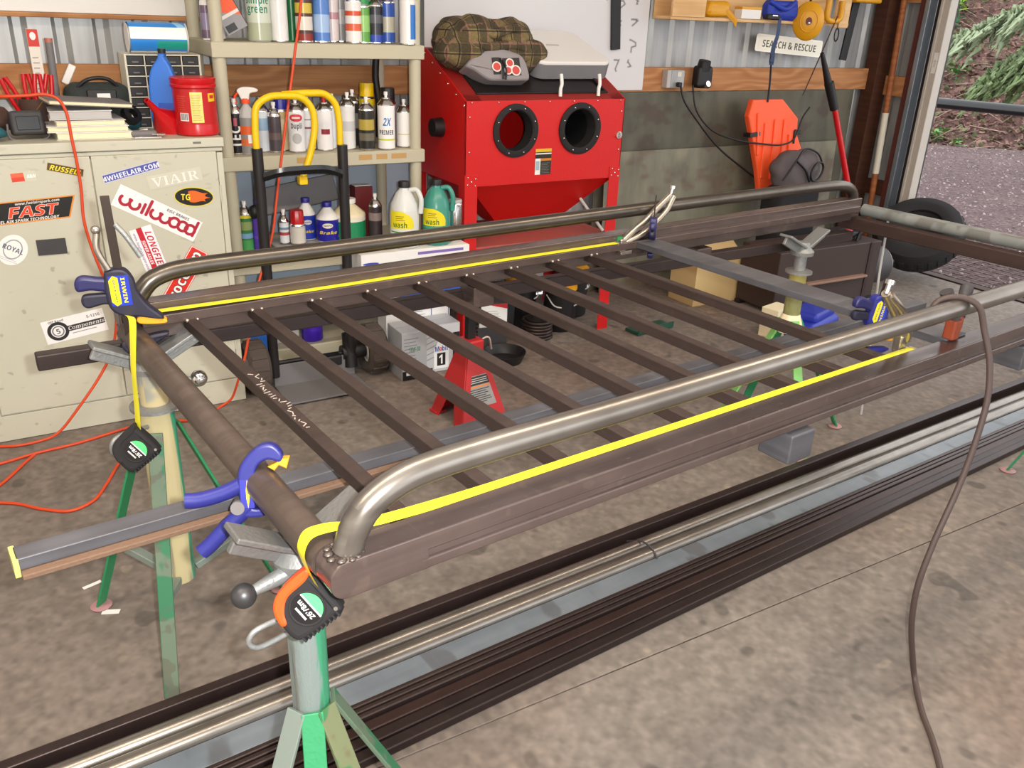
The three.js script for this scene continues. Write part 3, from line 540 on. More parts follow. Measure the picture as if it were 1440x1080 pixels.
  const hl = new THREE.Path(); hl.absellipse(-0.024, 0.172, 0.009, 0.032, 0, Math.PI * 2, true, -0.25); bs.holes.push(hl);
  part('body', ext(bs, 0.06, 0.008, 3), MT.blue2, bb); part('cap', cyl(0.014, 0.014, 0.016, 0.005, 0.284, 0, 16), MT.black, bb); part('label', box(0.06, 0.08, 0.003, 0.006, 0.065, 0.0305, 0.001), MT.blue, bb);

  const fn = thing('funnel', 'bright red plastic funnel tipped against the red tub', 'funnel', [0.555, CT + 0.064, -3.475], 0.3); 
  const fg = lathe([[0.0565, -0.055], [0.06, -0.05], [0.056, -0.045], [0.05, -0.03], [0.014, 0.035], [0.009, 0.1], [0.007, 0.1], [0.011, 0.034], [0.047, -0.032], [0.0565, -0.055]], 30);
  const fm = part('cone', fg, MT.redgloss, fn); fm.rotation.set(0.55, 0, 0.75);

  const tub = thing('red_tub', 'red plastic coffee tub with a yellow paper label on the cabinet corner', 'tub', [0.673, CT, -3.45]);
  part('body', lathe([[0, 0], [0.07, 0], [0.077, 0.006], [0.077, 0.03], [0.075, 0.04], [0.075, 0.165], [0.073, 0.17], [0, 0.17]], 36), MT.redgloss, tub);
  part('lid', lathe([[0, 0.166], [0.078, 0.166], [0.081, 0.17], [0.081, 0.178], [0.078, 0.181], [0.08, 0.184], [0.08, 0.2], [0.076, 0.203], [0, 0.203]], 36), MT.redgloss, tub);
  const lk = cell((c, w, h) => { fill(c, w, h, '#b8161a'); c.fillStyle = '#f0d87a'; c.fillRect(100, 20, 62, 220); lines(c, 106, 40, 50, 16, 12, '#8a7420', 3); lines(c, 20, 50, 60, 8, 16, '#c8563a', 4); c.fillStyle = '#e8e4e0'; c.fillRect(34, 172, 50, 58); for (let i = 0; i < 9; i++) { c.fillStyle = '#222'; c.fillRect(38 + i * 5, 176, 2 + i % 2, 48); } c.fillStyle = '#e8c020'; c.fillRect(196, 30, 50, 60); c.fillStyle = '#c03a20'; c.fillRect(206, 44, 30, 24); });
  const lg = new THREE.CylinderGeometry(0.0757, 0.0757, 0.122, 24, 1, true, -1.25, 2.3); lg.translate(0, 0.103, 0);
  const lb = part('label', cellUV(lg, lk), cellMat(lk, 0.3), tub, true); lb.rotation.y = -0.05;

  const tr = thing('tape_roll', 'black roll of electrical tape tilted behind the catalogues', 'tape roll', [0.462, CT + 0.062, -3.55]);
  const tg = part('roll', lathe([[0.018, -0.012], [0.036, -0.012], [0.036, 0.012], [0.018, 0.012], [0.018, -0.012]], 24), MT.black, tr); tg.rotation.set(0.9, 0, -0.5);
  const tp = thing('cloth', 'crumpled teal rag under the black tape roll', 'rag', [0.455, CT, -3.6]); part('fold', blob(mv(new THREE.SphereGeometry(0.04, 20, 14).scale(1.1, 0.62, 1), 0, 0.025, 0), 0.012, 30, 4), MT.teal, tp);
  const cr = thing('paper_scrap', 'folded white paper scrap at the front of the cabinet top', 'paper', [0.468, CT, -3.42]); part('sheet', [mv(box(0.055, 0.001, 0.04, 0, 0, 0, 0), 0, 0.012, 0, 0.5, 0, 0.2), box(0.09, 0.002, 0.04, 0.02, 0.001, 0.01, 0)], MT.white, cr);
  const br = thing('scraper', 'grey scraper lying in front of the funnel', 'scraper', [0.505, CT, -3.405], -0.1); part('blade', box(0.045, 0.003, 0.04, 0.02, 0.012, 0, 0.001), MT.nickel, br); part('handle', mv(new THREE.CapsuleGeometry(0.012, 0.07, 6, 12), -0.03, 0.013, 0, 0, 0, Math.PI / 2), MT.gray, br);

  // left corner clutter
  const rb = thing('rod_box', 'tall white welding rod box with a red top leaning on the wall', 'box', [0.19, CT, -3.72]);
  const k1 = cell((c, w, h) => { fill(c, w, h, '#d9d2c8'); c.fillStyle = '#c43428'; c.fillRect(0, 0, w, 44); c.fillStyle = '#e8e4e0'; c.beginPath(); c.ellipse(w / 2, 18, 70, 10, 0, 0, 7); c.fill(); lines(c, 40, 70, 150, 12, 13, '#9a948c', 3); });
  part('carton', box(0.036, 0.345, 0.032, 0, 0.1725, 0, 0.002), MT.paper, rb); const rp = part('print', print(0.035, 0.343, k1), cellMat(k1, 0.6), rb, true); rp.position.set(0, 0.1725, 0.0167);
  const rc = thing('rod_tube', 'narrow grey welding rod tube beside the white rod box', 'tube', [0.232, CT, -3.715]); part('tube', rod(V(0, 0.001, 0), V(0.008, 0.3, -0.01), 0.013, 0.013, 16), MT.gray, rc); part('cap', rod(V(0.008, 0.3, -0.01), V(0.0084, 0.315, -0.0105), 0.0135), mat(0xb06a5a, 0.5), rc);
  [['red-handled long pliers leaning left in the pot', -0.055, -0.36], ['red-handled pliers leaning slightly left in the pot', -0.008, -0.05], ['red-handled pliers standing upright in the pot', 0.035, 0.06], ['red-handled pliers leaning right in the pot', 0.07, 0.2]].forEach(([l, x, a], i) => {
    const t = thing('pliers', l, 'pliers', [0.155 + x * 0.35, CT + 0.012, -3.6 - 0.012 * (i % 2)], 0.2, 'red-handled pliers in the pot'); t.rotation.z = -a;
    part('grip', [tube([V(-0.008, 0.07, 0), V(-0.012, 0.13, 0), V(-0.008, 0.19, 0)], 0.008, 10, 8), tube([V(0.008, 0.07, 0), V(0.012, 0.13, 0), V(0.007, 0.19, 0)], 0.008, 10, 8)], MT.redgloss, t);
    part('jaw', [rod(V(-0.004, 0.01, 0), V(-0.008, 0.075, 0), 0.006), rod(V(0.004, 0.01, 0), V(0.008, 0.075, 0), 0.006)], MT.nickel, t);
  });
  const pt = thing('pot', 'dark brown pot holding the red-handled pliers', 'pot', [0.16, CT, -3.605]); part('wall', lathe([[0, 0.002], [0.05, 0.002], [0.058, 0.12], [0.054, 0.12], [0.047, 0.008], [0, 0.008]], 24), MT.brown, pt);
  const wl = thing('work_light', 'black square work light lying at the front left of the cabinet', 'work light', [0.115, CT, -3.47], 0.1);
  part('housing', mv(box(0.105, 0.08, 0.06, 0, 0, 0, 0.012, 2), 0, 0.052, 0, -0.15), MT.darkgray, wl); part('glass', mv(box(0.07, 0.045, 0.006, 0, 0, 0, 0.002), 0, 0.055, 0.03, -0.15), MT.blackgloss, wl); part('bracket', tube([V(-0.06, 0.05, 0), V(-0.058, 0.004, 0.01), V(0.058, 0.004, 0.01), V(0.06, 0.05, 0)], 0.004, 24, 6), MT.gray, wl);
  const hs = thing('glove_pile', 'dark leather gloves heaped at the left end of the cabinet', 'gloves', [0.0, CT, -3.55]); part('leather', blob(mv(new THREE.SphereGeometry(0.07, 26, 18).scale(1.2, 0.72, 1.0), 0, 0.05, 0), 0.02, 18, 2), MT.brown, hs);
  const tc = thing('rag', 'folded teal cloth in front of the gloves', 'rag', [-0.01, CT, -3.42]); part('fold', blob(mv(new THREE.SphereGeometry(0.05, 22, 14).scale(1.1, 0.5, 0.9), 0, 0.024, 0), 0.012, 22, 6), MT.teal, tc);
  const ys = thing('strap', 'short yellow ratchet strap draped in front of the pot', 'strap', [0.15, CT, -3.535]); part('web', strip([[V(-0.03, 0.055, 0.01), V(0, 0.2, 1)], [V(0.0, 0.085, 0.02), V(0, 0.2, 1)], [V(0.045, 0.135, 0), V(0, 0.2, 1)]], 0.024, 0.003), MT.amber, ys);
  const wb = thing('brush', 'small white brush standing behind the rod tubes', 'brush', [0.27, CT, -3.745]); part('handle', rod(V(0, 0.0, 0), V(0.01, 0.16, 0), 0.006), MT.wood, wb); part('bristles', mv(box(0.026, 0.075, 0.012, 0, 0, 0, 0.004), 0.02, 0.19, 0, 0, 0, -0.5), MT.white, wb);
}
// ------------------------------------------------------------------ plastic shelving
const SY = [0.12, 0.53, 0.958, 1.385];
{
  const t = thing('plastic_shelving', 'beige plastic shelving unit crowded with cans and bottles', 'shelving', [1.212, 0, -3.785]);
  const W = 0.88, DP = 0.47;
  for (const y of SY) {
    const s = part('shelf', [box(W - 0.006, 0.012, DP - 0.006, 0, y - 0.006, 0, 0.003), box(W, 0.055, 0.02, 0, y - 0.029, DP / 2 - 0.01, 0.004), box(W, 0.055, 0.02, 0, y - 0.029, -DP / 2 + 0.01, 0.004), box(0.02, 0.053, DP - 0.012, -W / 2 + 0.012, y - 0.029, 0, 0.004), box(0.02, 0.053, DP - 0.012, W / 2 - 0.012, y - 0.029, 0, 0.004)], MT.plastic, t);
    if (y > 0.9 && y < 1) for (const [x, w] of [[-0.115, 0.05], [0.16, 0.06], [0.235, 0.05], [0.315, 0.07]]) { const p = part('tape_scrap', box(w, 0.022, 0.0012, x, y - 0.028 + 0.004, DP / 2 + 0.0004, 0), mat(0xb8925a, 0.6), s); p.rotation.z = 0; }
  }
  for (const x of [-1, 1]) for (const z of [-1, 1]) for (let i = 0; i < 4; i++) {
    const y0 = i ? SY[i - 1] : 0.0, y1 = i < 3 ? SY[i] - 0.056 : SY[3] - 0.056;
    part('post', cyl(0.026, 0.024, y1 - y0, x * (W / 2 - 0.032), (y0 + y1) / 2, z * (DP / 2 - 0.032), 18), MT.plastic, t);
    if (i === 3) part('post', cyl(0.026, 0.024, 0.38, x * (W / 2 - 0.032), SY[3] + 0.19, z * (DP / 2 - 0.032), 18), MT.plastic, t);
  }
  part('shelf', [box(W, 0.012, DP, 0, 1.82, 0, 0.003), box(W, 0.056, 0.02, 0, 1.8, DP / 2 - 0.01, 0.004)], MT.plastic, t);
}
{
  const t = thing('foam_panel', 'pale blue foam panel behind the lower shelves of the shelving', 'panel', [1.33, 0.05, -4.045]); part('board', box(1.1, 0.9, 0.03, 0, 0.45, 0, 0.003), mat(0xa9b8c8, 0.7), t);
}
// labels: s = stripes [from, to, colour] in the 256 px cell, words = [text, y, size, colour]
function canLabel(bg, s = [], words = [], extra) {
  return cell((c, w, h) => { fill(c, w, h, bg); for (const [a, b, col] of s) { c.fillStyle = col; c.fillRect(0, a, w, b - a); } for (const [tx, y, z, col, o] of words) txt(c, tx, 128, y, z, col, { sx: 0.5, ...o }); if (extra) extra(c, w, h); lines(c, 40, 200, 50, 3, 10, 'rgba(120,120,120,.6)', 3); });
}
const SPRAY = (r, h) => [[0, 0], [r * 0.92, 0], [r, 0.004], [r, h]];
function can(name, label, cat, x, z, y, r, h, k, o = {}) {
  const t = thing(name, label, cat, [x, y + 0.0004, z], o.turn ?? -0.32, o.group);
  const m = cellMat(k, o.rough ?? 0.3, o.metal ?? 0);
  const kind = o.kind || 'spray';
  const side = part('body', cellUV(mv(new THREE.CylinderGeometry(r, r, h - 0.012, 28, 1, true, Math.PI), 0, (h - 0.012) / 2 + 0.006, 0), k), m, t, true);
  if (kind === 'spray') {
    part('base_rim', lathe([[0, 0.0005], [r * 0.93, 0.0005], [r * 1.02, 0.003], [r * 1.02, 0.0065], [r * 0.99, 0.007]]), MT.chrome, t); part('dome', [lathe([[r * 0.99, h - 0.007], [r * 1.02, h - 0.006], [r * 1.02, h - 0.002], [r * 0.9, h + 0.004], [r * 0.62, h + 0.018], [r * 0.5, h + 0.021], [r * 0.5, h + 0.025], [0, h + 0.026]])], MT.chrome, t);
    if (o.cap) part('cap', lathe([[0, h + 0.06], [r * 0.8, h + 0.06], [r * 0.86, h + 0.055], [r * 0.9, h + 0.003], [r * 0.84, h + 0.003]]), o.cap, t);
    else part('nozzle', [cyl(0.006, 0.006, 0.012, 0, h + 0.03, 0, 12), cyl(0.0085, 0.0085, 0.014, 0, h + 0.042, 0, 14), mv(cyl(0.002, 0.002, 0.004, 0, 0, 0, 8), 0, h + 0.044, 0.009, Math.PI / 2)], o.nozzle || MT.white, t);
  } else if (kind === 'bottle') {
    part('base', lathe([[0, 0.0004], [r * 0.9, 0.0004], [r, 0.006]]), o.plastic || MT.white, t); part('shoulder', [lathe([[r, h - 0.006], [r * 0.96, h + 0.004], [r * 0.45, h + 0.036], [r * 0.36, h + 0.04], [r * 0.36, h + 0.05], [0, h + 0.05]])], o.plastic || MT.white, t);
    part('cap', lathe([[0, h + 0.066], [r * 0.42, h + 0.066], [r * 0.44, h + 0.064], [r * 0.44, h + 0.046], [r * 0.3, h + 0.046]]), o.cap || MT.white, t);
  } else if (kind === 'tin') {
    part('rim', [lathe([[0, 0.0005], [r * 1.02, 0.0005], [r * 1.02, 0.006], [r, 0.007]]), lathe([[r, h - 0.007], [r * 1.02, h - 0.006], [r * 1.02, h], [r * 0.97, h], [r * 0.96, h - 0.004], [0, h - 0.004]])], o.cap || MT.chrome, t);
  }
  return t;
}
{
  const zf = -3.64, zb = -3.77, U = SY[3], L = SY[2], G = 'cans on the top shelf', GL = 'cans on the middle shelf';
  can('small_bottle', 'thin brown vial at the far left end of the top shelf', 'bottle', 0.795, -3.7, U, 0.02, 0.13, canLabel('#6a5468', [[60, 190, '#8a7f9a']]), { kind: 'bottle', cap: MT.brown });
  can('small_bottle', 'thin purple vial beside the brown vial on the top shelf', 'bottle', 0.82, -3.77, U, 0.02, 0.14, canLabel('#4c4460', [[50, 180, '#90889c']]), { kind: 'bottle', cap: MT.maroon });
  can('spray_can', 'slim white can with a maroon cap left of the tilted orange box', 'can', 0.843, -3.7, U, 0.022, 0.15, canLabel('#e6e2e2', [[0, 60, '#5c1a22']]), { cap: MT.maroon });
  const ob = thing('orange_box', 'orange and grey box leaning over on the top shelf', 'box', [0.905, U + 0.037, -3.655], -0.3);
  const ok = cell((c, w, h) => { fill(c, w, h, '#8c8c90'); c.fillStyle = '#e8541c'; c.beginPath(); c.moveTo(0, 0); c.lineTo(256, 0); c.lineTo(256, 190); c.lineTo(0, 110); c.fill(); c.fillStyle = '#26262a'; c.fillRect(20, 205, 120, 40); c.fillStyle = '#d8d4d0'; c.fillRect(0, 150, 256, 18); });
  const obm = part('carton', box(0.085, 0.17, 0.05, 0, 0.085, 0, 0.002), MT.gray, ob); const obp = part('print', print(0.084, 0.169, ok), cellMat(ok, 0.5), ob, true); obp.position.set(0, 0.085, 0.0256); ob.rotation.z = 0.5;
  const bh = thing('black_hose', 'black rubber hose hanging behind the right end of the middle shelf', 'hose', [1.585, SY[3] - 0.06, -3.93]); part('hose', [tube([V(0, 0, 0), V(-0.005, -0.1, 0), V(0.005, -0.22, 0.01), V(0, -0.36, 0)], 0.016, 20, 10)], MT.black, bh); part('end_fitting', rod(V(0, -0.36, 0), V(0, -0.4, 0), 0.012), MT.chrome, bh);
  const jug = can('clear_jug', 'large clear cleaner jug with green lettering on the top shelf', 'jug', 0.985, zf - 0.01, U, 0.047, 0.2, canLabel('#c4ccbc', [[170, 256, '#a8ae94']], [['simple', 60, 54, '#2a7a5c'], ['green', 104, 54, '#2a7a5c']]), { kind: 'bottle', plastic: MT.clear, rough: 0.25 });
  can('spray_can', 'plain white can right of the clear jug on the top shelf', 'can', 1.062, zf, U, 0.034, 0.19, canLabel('#dcdcdc', [[20, 26, '#a0a0a4']]), { cap: MT.white, group: G });
  can('green_bottle', 'slim dark green bottle on the top shelf', 'bottle', 1.132, zf - 0.06, U, 0.024, 0.2, canLabel('#1f6e3e'), { kind: 'bottle', plastic: MT.greenPl, cap: MT.greenPl });
  can('spray_can', 'brown and red printed can with a chrome base on the top shelf', 'can', 1.163, zf, U, 0.034, 0.17, canLabel('#4a2a20', [[30, 90, '#c8b040'], [110, 190, '#d8d0c4'], [210, 256, '#8a2a20']], []), { group: G });
  can('spray_can', 'light blue can, tallest on the top shelf', 'can', 1.235, zf, U, 0.034, 0.2, canLabel('#4f7cc4', [[0, 40, '#3a5aa8'], [120, 210, '#9ab6dc']]), { cap: MT.blue, group: G });
  can('spray_can', 'slim pinkish white can beside the light blue can', 'can', 1.3, zf - 0.05, U, 0.026, 0.18, canLabel('#dcd0d0', [[90, 130, '#b88a90']]), { group: G });
  can('spray_can', 'grey can behind the white can with orange print', 'can', 1.345, zf - 0.08, U, 0.03, 0.17, canLabel('#8c8e92', [[60, 150, '#b4b4b4']]), { group: G });
  can('spray_can', 'white can with orange print on the top shelf', 'can', 1.37, zf + 0.005, U, 0.0335, 0.165, canLabel('#e4e0dc', [[60, 90, '#d0502c'], [140, 185, '#d8603c']], []), { group: G });
  can('spray_can', 'apple green can with a tapered top on the top shelf', 'can', 1.415, zf, U, 0.028, 0.145, canLabel('#5a9a3c', [[60, 180, '#8cc06a']]), { cap: MT.greenPl, group: G });
  can('spray_can', 'navy and black can with a red cap on the top shelf', 'can', 1.468, zf, U, 0.0335, 0.15, canLabel('#22222c', [[200, 256, '#2a44a8'], [60, 120, '#54545c']]), { nozzle: MT.red, group: G });
  can('spray_can', 'blue can with a cream band on the top shelf', 'can', 1.538, zf - 0.04, U, 0.0335, 0.165, canLabel('#3a5fb8', [[90, 190, '#c8c4b0']]), { cap: MT.navy, group: G });
  can('spray_can', 'white can with a blue side band at the right end of the top shelf', 'can', 1.585, zf + 0.067, U, 0.0335, 0.18, canLabel('#e8e6e4', [], [], (c) => { c.fillStyle = '#2f74c8'; c.fillRect(150, 30, 70, 200); }), { turn: -0.6, group: G });

  can('spray_can', 'black can with vertical white lettering at the left end of the middle shelf', 'can', 0.858, zf, L, 0.028, 0.165, canLabel('#18181c', [], [], (c) => { txt(c, 'TEC', 128, 150, 84, '#e8e6e4', { rot: -Math.PI / 2 }); c.fillStyle = '#a8485c'; c.fillRect(120, 30, 20, 50); }), { group: GL });
  const sb = can('spray_bottle', 'grey trigger bottle with an orange and white sprayer', 'bottle', 0.902, zf + 0.012, L, 0.036, 0.15, canLabel('#8c8a88', [[60, 120, '#e0602c'], [150, 200, '#d87040']], [], (c) => { c.fillStyle = '#e8e4e0'; c.fillRect(130, 122, 50, 60); }), { kind: 'bottle', plastic: MT.lightgray, cap: MT.orange });
  part('trigger', [mv(ext(smoothShape([[-0.024, 0.236], [-0.03, 0.25], [-0.01, 0.262], [0.03, 0.262], [0.05, 0.254], [0.046, 0.245], [0.02, 0.238], [0.012, 0.214], [-0.012, 0.214]], 40), 0.024, 0.004, 2), 0, -0.004, 0)], MT.white, sb);
  part('lever', tube([V(-0.02, 0.243, 0), V(-0.04, 0.22, 0), V(-0.038, 0.195, 0)], 0.005, 12, 8), MT.orange, sb);
  can('spray_can', 'pale blue can behind the yellow handle of the hand truck', 'can', 0.972, zf - 0.03, L, 0.032, 0.165, canLabel('#c8d0d8', [[40, 120, '#8aa8c4']]), { group: GL });
  can('spray_can', 'slim dark can on the middle shelf', 'can', 1.015, zf, L, 0.026, 0.15, canLabel('#4a4248', [[120, 170, '#6a5a58']]), { group: GL });
  can('spray_can', 'tan can with a blue cap on the middle shelf', 'can', 1.055, zf - 0.035, L, 0.031, 0.165, canLabel('#c8b490', [[0, 50, '#b09a70']]), { cap: MT.navy, group: GL });
  can('spray_can', 'white paint can with a red oval badge on the middle shelf', 'can', 1.1, zf + 0.02, L, 0.034, 0.17, canLabel('#e6e6e6', [], [['Dupli', 92, 46, '#3a3a3e']], (c) => { c.fillStyle = '#d04048'; c.beginPath(); c.ellipse(128, 40, 34, 24, 0, 0, 7); c.fill(); c.fillStyle = '#f4e8e8'; c.fillRect(108, 35, 40, 10); c.fillStyle = '#b4b4b6'; c.beginPath(); c.ellipse(128, 172, 24, 34, 0, 0, 7); c.fill(); }), { turn: -0.3, group: GL });
  can('spray_can', 'silvery white can half hidden behind the badge can', 'can', 1.163, zf - 0.03, L, 0.033, 0.17, canLabel('#d8d8da', [[110, 122, '#8a4048'], [60, 66, '#666']]), { group: GL });
  can('spray_can', 'white can with a small maroon emblem on the middle shelf', 'can', 1.226, zf + 0.005, L, 0.034, 0.17, canLabel('#e8e6e6', [], [], (c) => { c.fillStyle = '#8a2434'; c.fillRect(110, 120, 44, 34); }), { cap: null, nozzle: MT.red, group: GL });
  can('spray_can', 'white and blue striped can behind the right hand truck tube', 'can', 1.28, zf - 0.05, L, 0.032, 0.175, canLabel('#dfe2e8', [], [], (c) => { c.fillStyle = '#3a68b0'; c.fillRect(90, 30, 26, 200); c.fillRect(150, 30, 12, 200); }), { group: GL });
  can('spray_can', 'tall white can just right of the hand truck handle', 'can', 1.331, zf, L, 0.032, 0.185, canLabel('#dcdcda', [[90, 150, '#c4c4c6']]), { group: GL });
  can('spray_can', 'chrome and black can behind the black and gold can', 'can', 1.38, zf - 0.07, L, 0.031, 0.19, canLabel('#2c2a2e', [[60, 150, '#8a8888']]), { group: GL });
  can('spray_can', 'black can with gold print on the middle shelf', 'can', 1.402, zf + 0.035, L, 0.0335, 0.17, canLabel('#26241e', [[60, 130, '#b09a40'], [150, 200, '#6a6454']], []), { group: GL });
  can('spray_can', 'tall can with a yellow domed cap at the back of the middle shelf', 'can', 1.475, -3.78, L, 0.036, 0.2, canLabel('#9a9a9a', [[0, 40, '#d8c020']]), { cap: MT.yellow, group: GL });
  can('spray_can', 'white primer can with blue lettering on the middle shelf', 'can', 1.487, zf + 0.05, L, 0.037, 0.19, canLabel('#ecebea', [[196, 206, '#c8d040']], [['2X', 96, 64, '#2a68b8', { font: 'italic bold ' }], ['PRIMER', 158, 40, '#3a3c44']]), { turn: -0.38, group: GL });
  can('spray_can', 'can with a wide black cap behind the primer can', 'can', 1.54, zf - 0.06, L, 0.037, 0.185, canLabel('#b4b2b4'), { cap: MT.black, group: GL });
  can('spray_can', 'short white can with a blue swirl at the right end of the middle shelf', 'can', 1.587, zf + 0.01, L, 0.0335, 0.155, canLabel('#eae8e6', [], [], (c) => { txt(c, '2', 176, 100, 80, '#3058a0', { font: 'italic bold ' }); c.fillStyle = '#c8b060'; c.fillRect(90, 160, 70, 6); }), { group: GL });

  // third shelf
  const Q = SY[1], G3 = 'bottles on the third shelf';
  can('spray_can', 'green can with a yellow collar at the left of the third shelf', 'can', 0.858, zf + 0.02, Q, 0.028, 0.19, canLabel('#3a7a44', [[0, 20, '#d8c838'], [40, 90, '#8a9a60'], [110, 140, '#7aa0c8'], [150, 250, '#4a9a54']], []), { group: G3 });
  can('purple_bottle', 'tall violet spray bottle beside the green can', 'bottle', 0.912, zf + 0.03, Q, 0.028, 0.18, canLabel('#5a3cae', [[120, 140, '#6a4cc0']]), { kind: 'bottle', plastic: MT.purple, cap: MT.purple, group: G3 });
  can('small_bottle', 'small white and red can left of the red-capped bottle', 'can', 1.025, zf + 0.0, Q + 0.04, 0.021, 0.1, canLabel('#dfe2e6', [[120, 160, '#b04a50'], [60, 90, '#7a90a8']]), { group: G3 });
  can('spray_can', 'squat can with a red lid and pale body on the third shelf', 'can', 1.078, zf + 0.02, Q + 0.04, 0.033, 0.085, canLabel('#d4cfc4', [[20, 24, '#a0a09a']]), { cap: MT.redgloss, group: G3 });
  can('brake_bottle', 'blue brake fluid bottle with white shoulders, the left of the pair', 'bottle', 1.14, zf - 0.05, Q + 0.04, 0.042, 0.115, canLabel('#2a3cb0', [], [['Brake', 170, 44, '#e8d020', { font: 'italic bold ' }]], (c) => { c.fillStyle = '#e8e4d8'; c.beginPath(); c.ellipse(135, 70, 18, 26, 0, 0, 7); c.fill(); txt(c, 'NAPA', 135, 70, 20, '#2a3cb0', { sx: 0.5 }); }), { kind: 'bottle', cap: MT.navy, turn: -0.32, group: G3 });
  can('brake_bottle', 'blue brake fluid bottle with white shoulders, the right of the pair', 'bottle', 1.213, zf + 0.02, Q + 0.04, 0.048, 0.105, canLabel('#221c98', [], [['Brake', 150, 52, '#f0d820', { font: 'italic bold ' }]], (c) => { c.fillStyle = '#e8e4c8'; c.beginPath(); c.ellipse(128, 66, 20, 30, 0, 0, 7); c.fill(); txt(c, 'NAPA', 128, 66, 24, '#221c98', { sx: 0.5 }); c.fillStyle = '#e0602c'; c.fillRect(176, 190, 30, 30); }), { kind: 'bottle', cap: MT.navy, group: G3 });
  const lf = thing('shelf_liner', 'flat grey tray lifting the small bottles on the third shelf', 'tray', [1.125, Q, -3.66]); part('tray', [box(0.3, 0.036, 0.2, 0, 0.0185, 0, 0.004)], MT.lightgray, lf);
  const bj = can('cream_jug', 'large cream jug with a green label behind the hand truck tube', 'jug', 1.318, zf + 0.0, Q, 0.075, 0.15, canLabel('#e6e0d0', [[40, 256, '#1f8a5a']], []), { kind: 'bottle', plastic: MT.cream2 });
  can('spray_can', 'dark can with white print beside the maroon box', 'can', 1.425, zf + 0.05, Q, 0.03, 0.19, canLabel('#3a3034', [[40, 90, '#8a7a78']], []), { nozzle: MT.white, group: G3 });
  const mb = thing('maroon_box', 'tall maroon box behind the dark can on the third shelf', 'box', [1.415, Q, -3.73]); part('carton', box(0.085, 0.25, 0.07, 0, 0.1255, 0, 0.002), MT.maroon, mb); part('flap', box(0.075, 0.004, 0.05, 0, 0.2535, 0, 0.001), MT.white, mb);
  const dk = thing('drain_tray', 'dark grey tray leaning across the back of the third shelf', 'tray', [1.15, Q + 0.17, -3.82]); part('pan', mv(box(0.36, 0.12, 0.03, 0, 0, 0, 0.008), 0, 0.04, 0, -0.3, 0, 0.14), MT.gray, dk); 
  const bs = thing('black_valve', 'round black valve top beside the left hand truck tube', 'valve', [0.895, Q + 0.195, -3.6]); part('ball', new THREE.SphereGeometry(0.026, 18, 14).scale(0.9, 1.15, 0.9), MT.black, bs); part('neck', rod(V(0, -0.195, 0.0), V(0, -0.02, 0), 0.008), MT.black, bs);
  // bottom shelf and floor beneath
  const pb = can('purple_jug', 'purple square jug on the bottom shelf behind the hand truck', 'jug', 1.115, -3.62, SY[0], 0.048, 0.17, canLabel('#3c1f9a', [[100, 180, '#4a2cae']]), { kind: 'bottle', plastic: MT.purple, cap: MT.black });
  const bx = thing('blue_crate', 'bright blue box on the bottom shelf by the cabinet', 'box', [0.86, SY[0], -3.64]); part('carton', box(0.09, 0.15, 0.14, 0, 0.0755, 0, 0.004), MT.blue2, bx); part('lid', box(0.094, 0.02, 0.144, 0, 0.16, 0, 0.003), MT.blue, bx);
  const gb = thing('grey_case', 'pale grey plastic case on the bottom shelf', 'case', [0.99, SY[0], -3.68]); part('shell', box(0.13, 0.16, 0.14, 0, 0.0805, 0, 0.012, 2), MT.lightgray, gb); part('latch', box(0.02, 0.03, 0.008, 0, 0.1, 0.073, 0.002), MT.black, gb);
  const wc = can('spray_can', 'white can with an orange band at the back of the bottom shelf', 'can', 1.05, -3.72, SY[0], 0.03, 0.18, canLabel('#e4e2de', [[20, 60, '#d8603c']]), {});
}
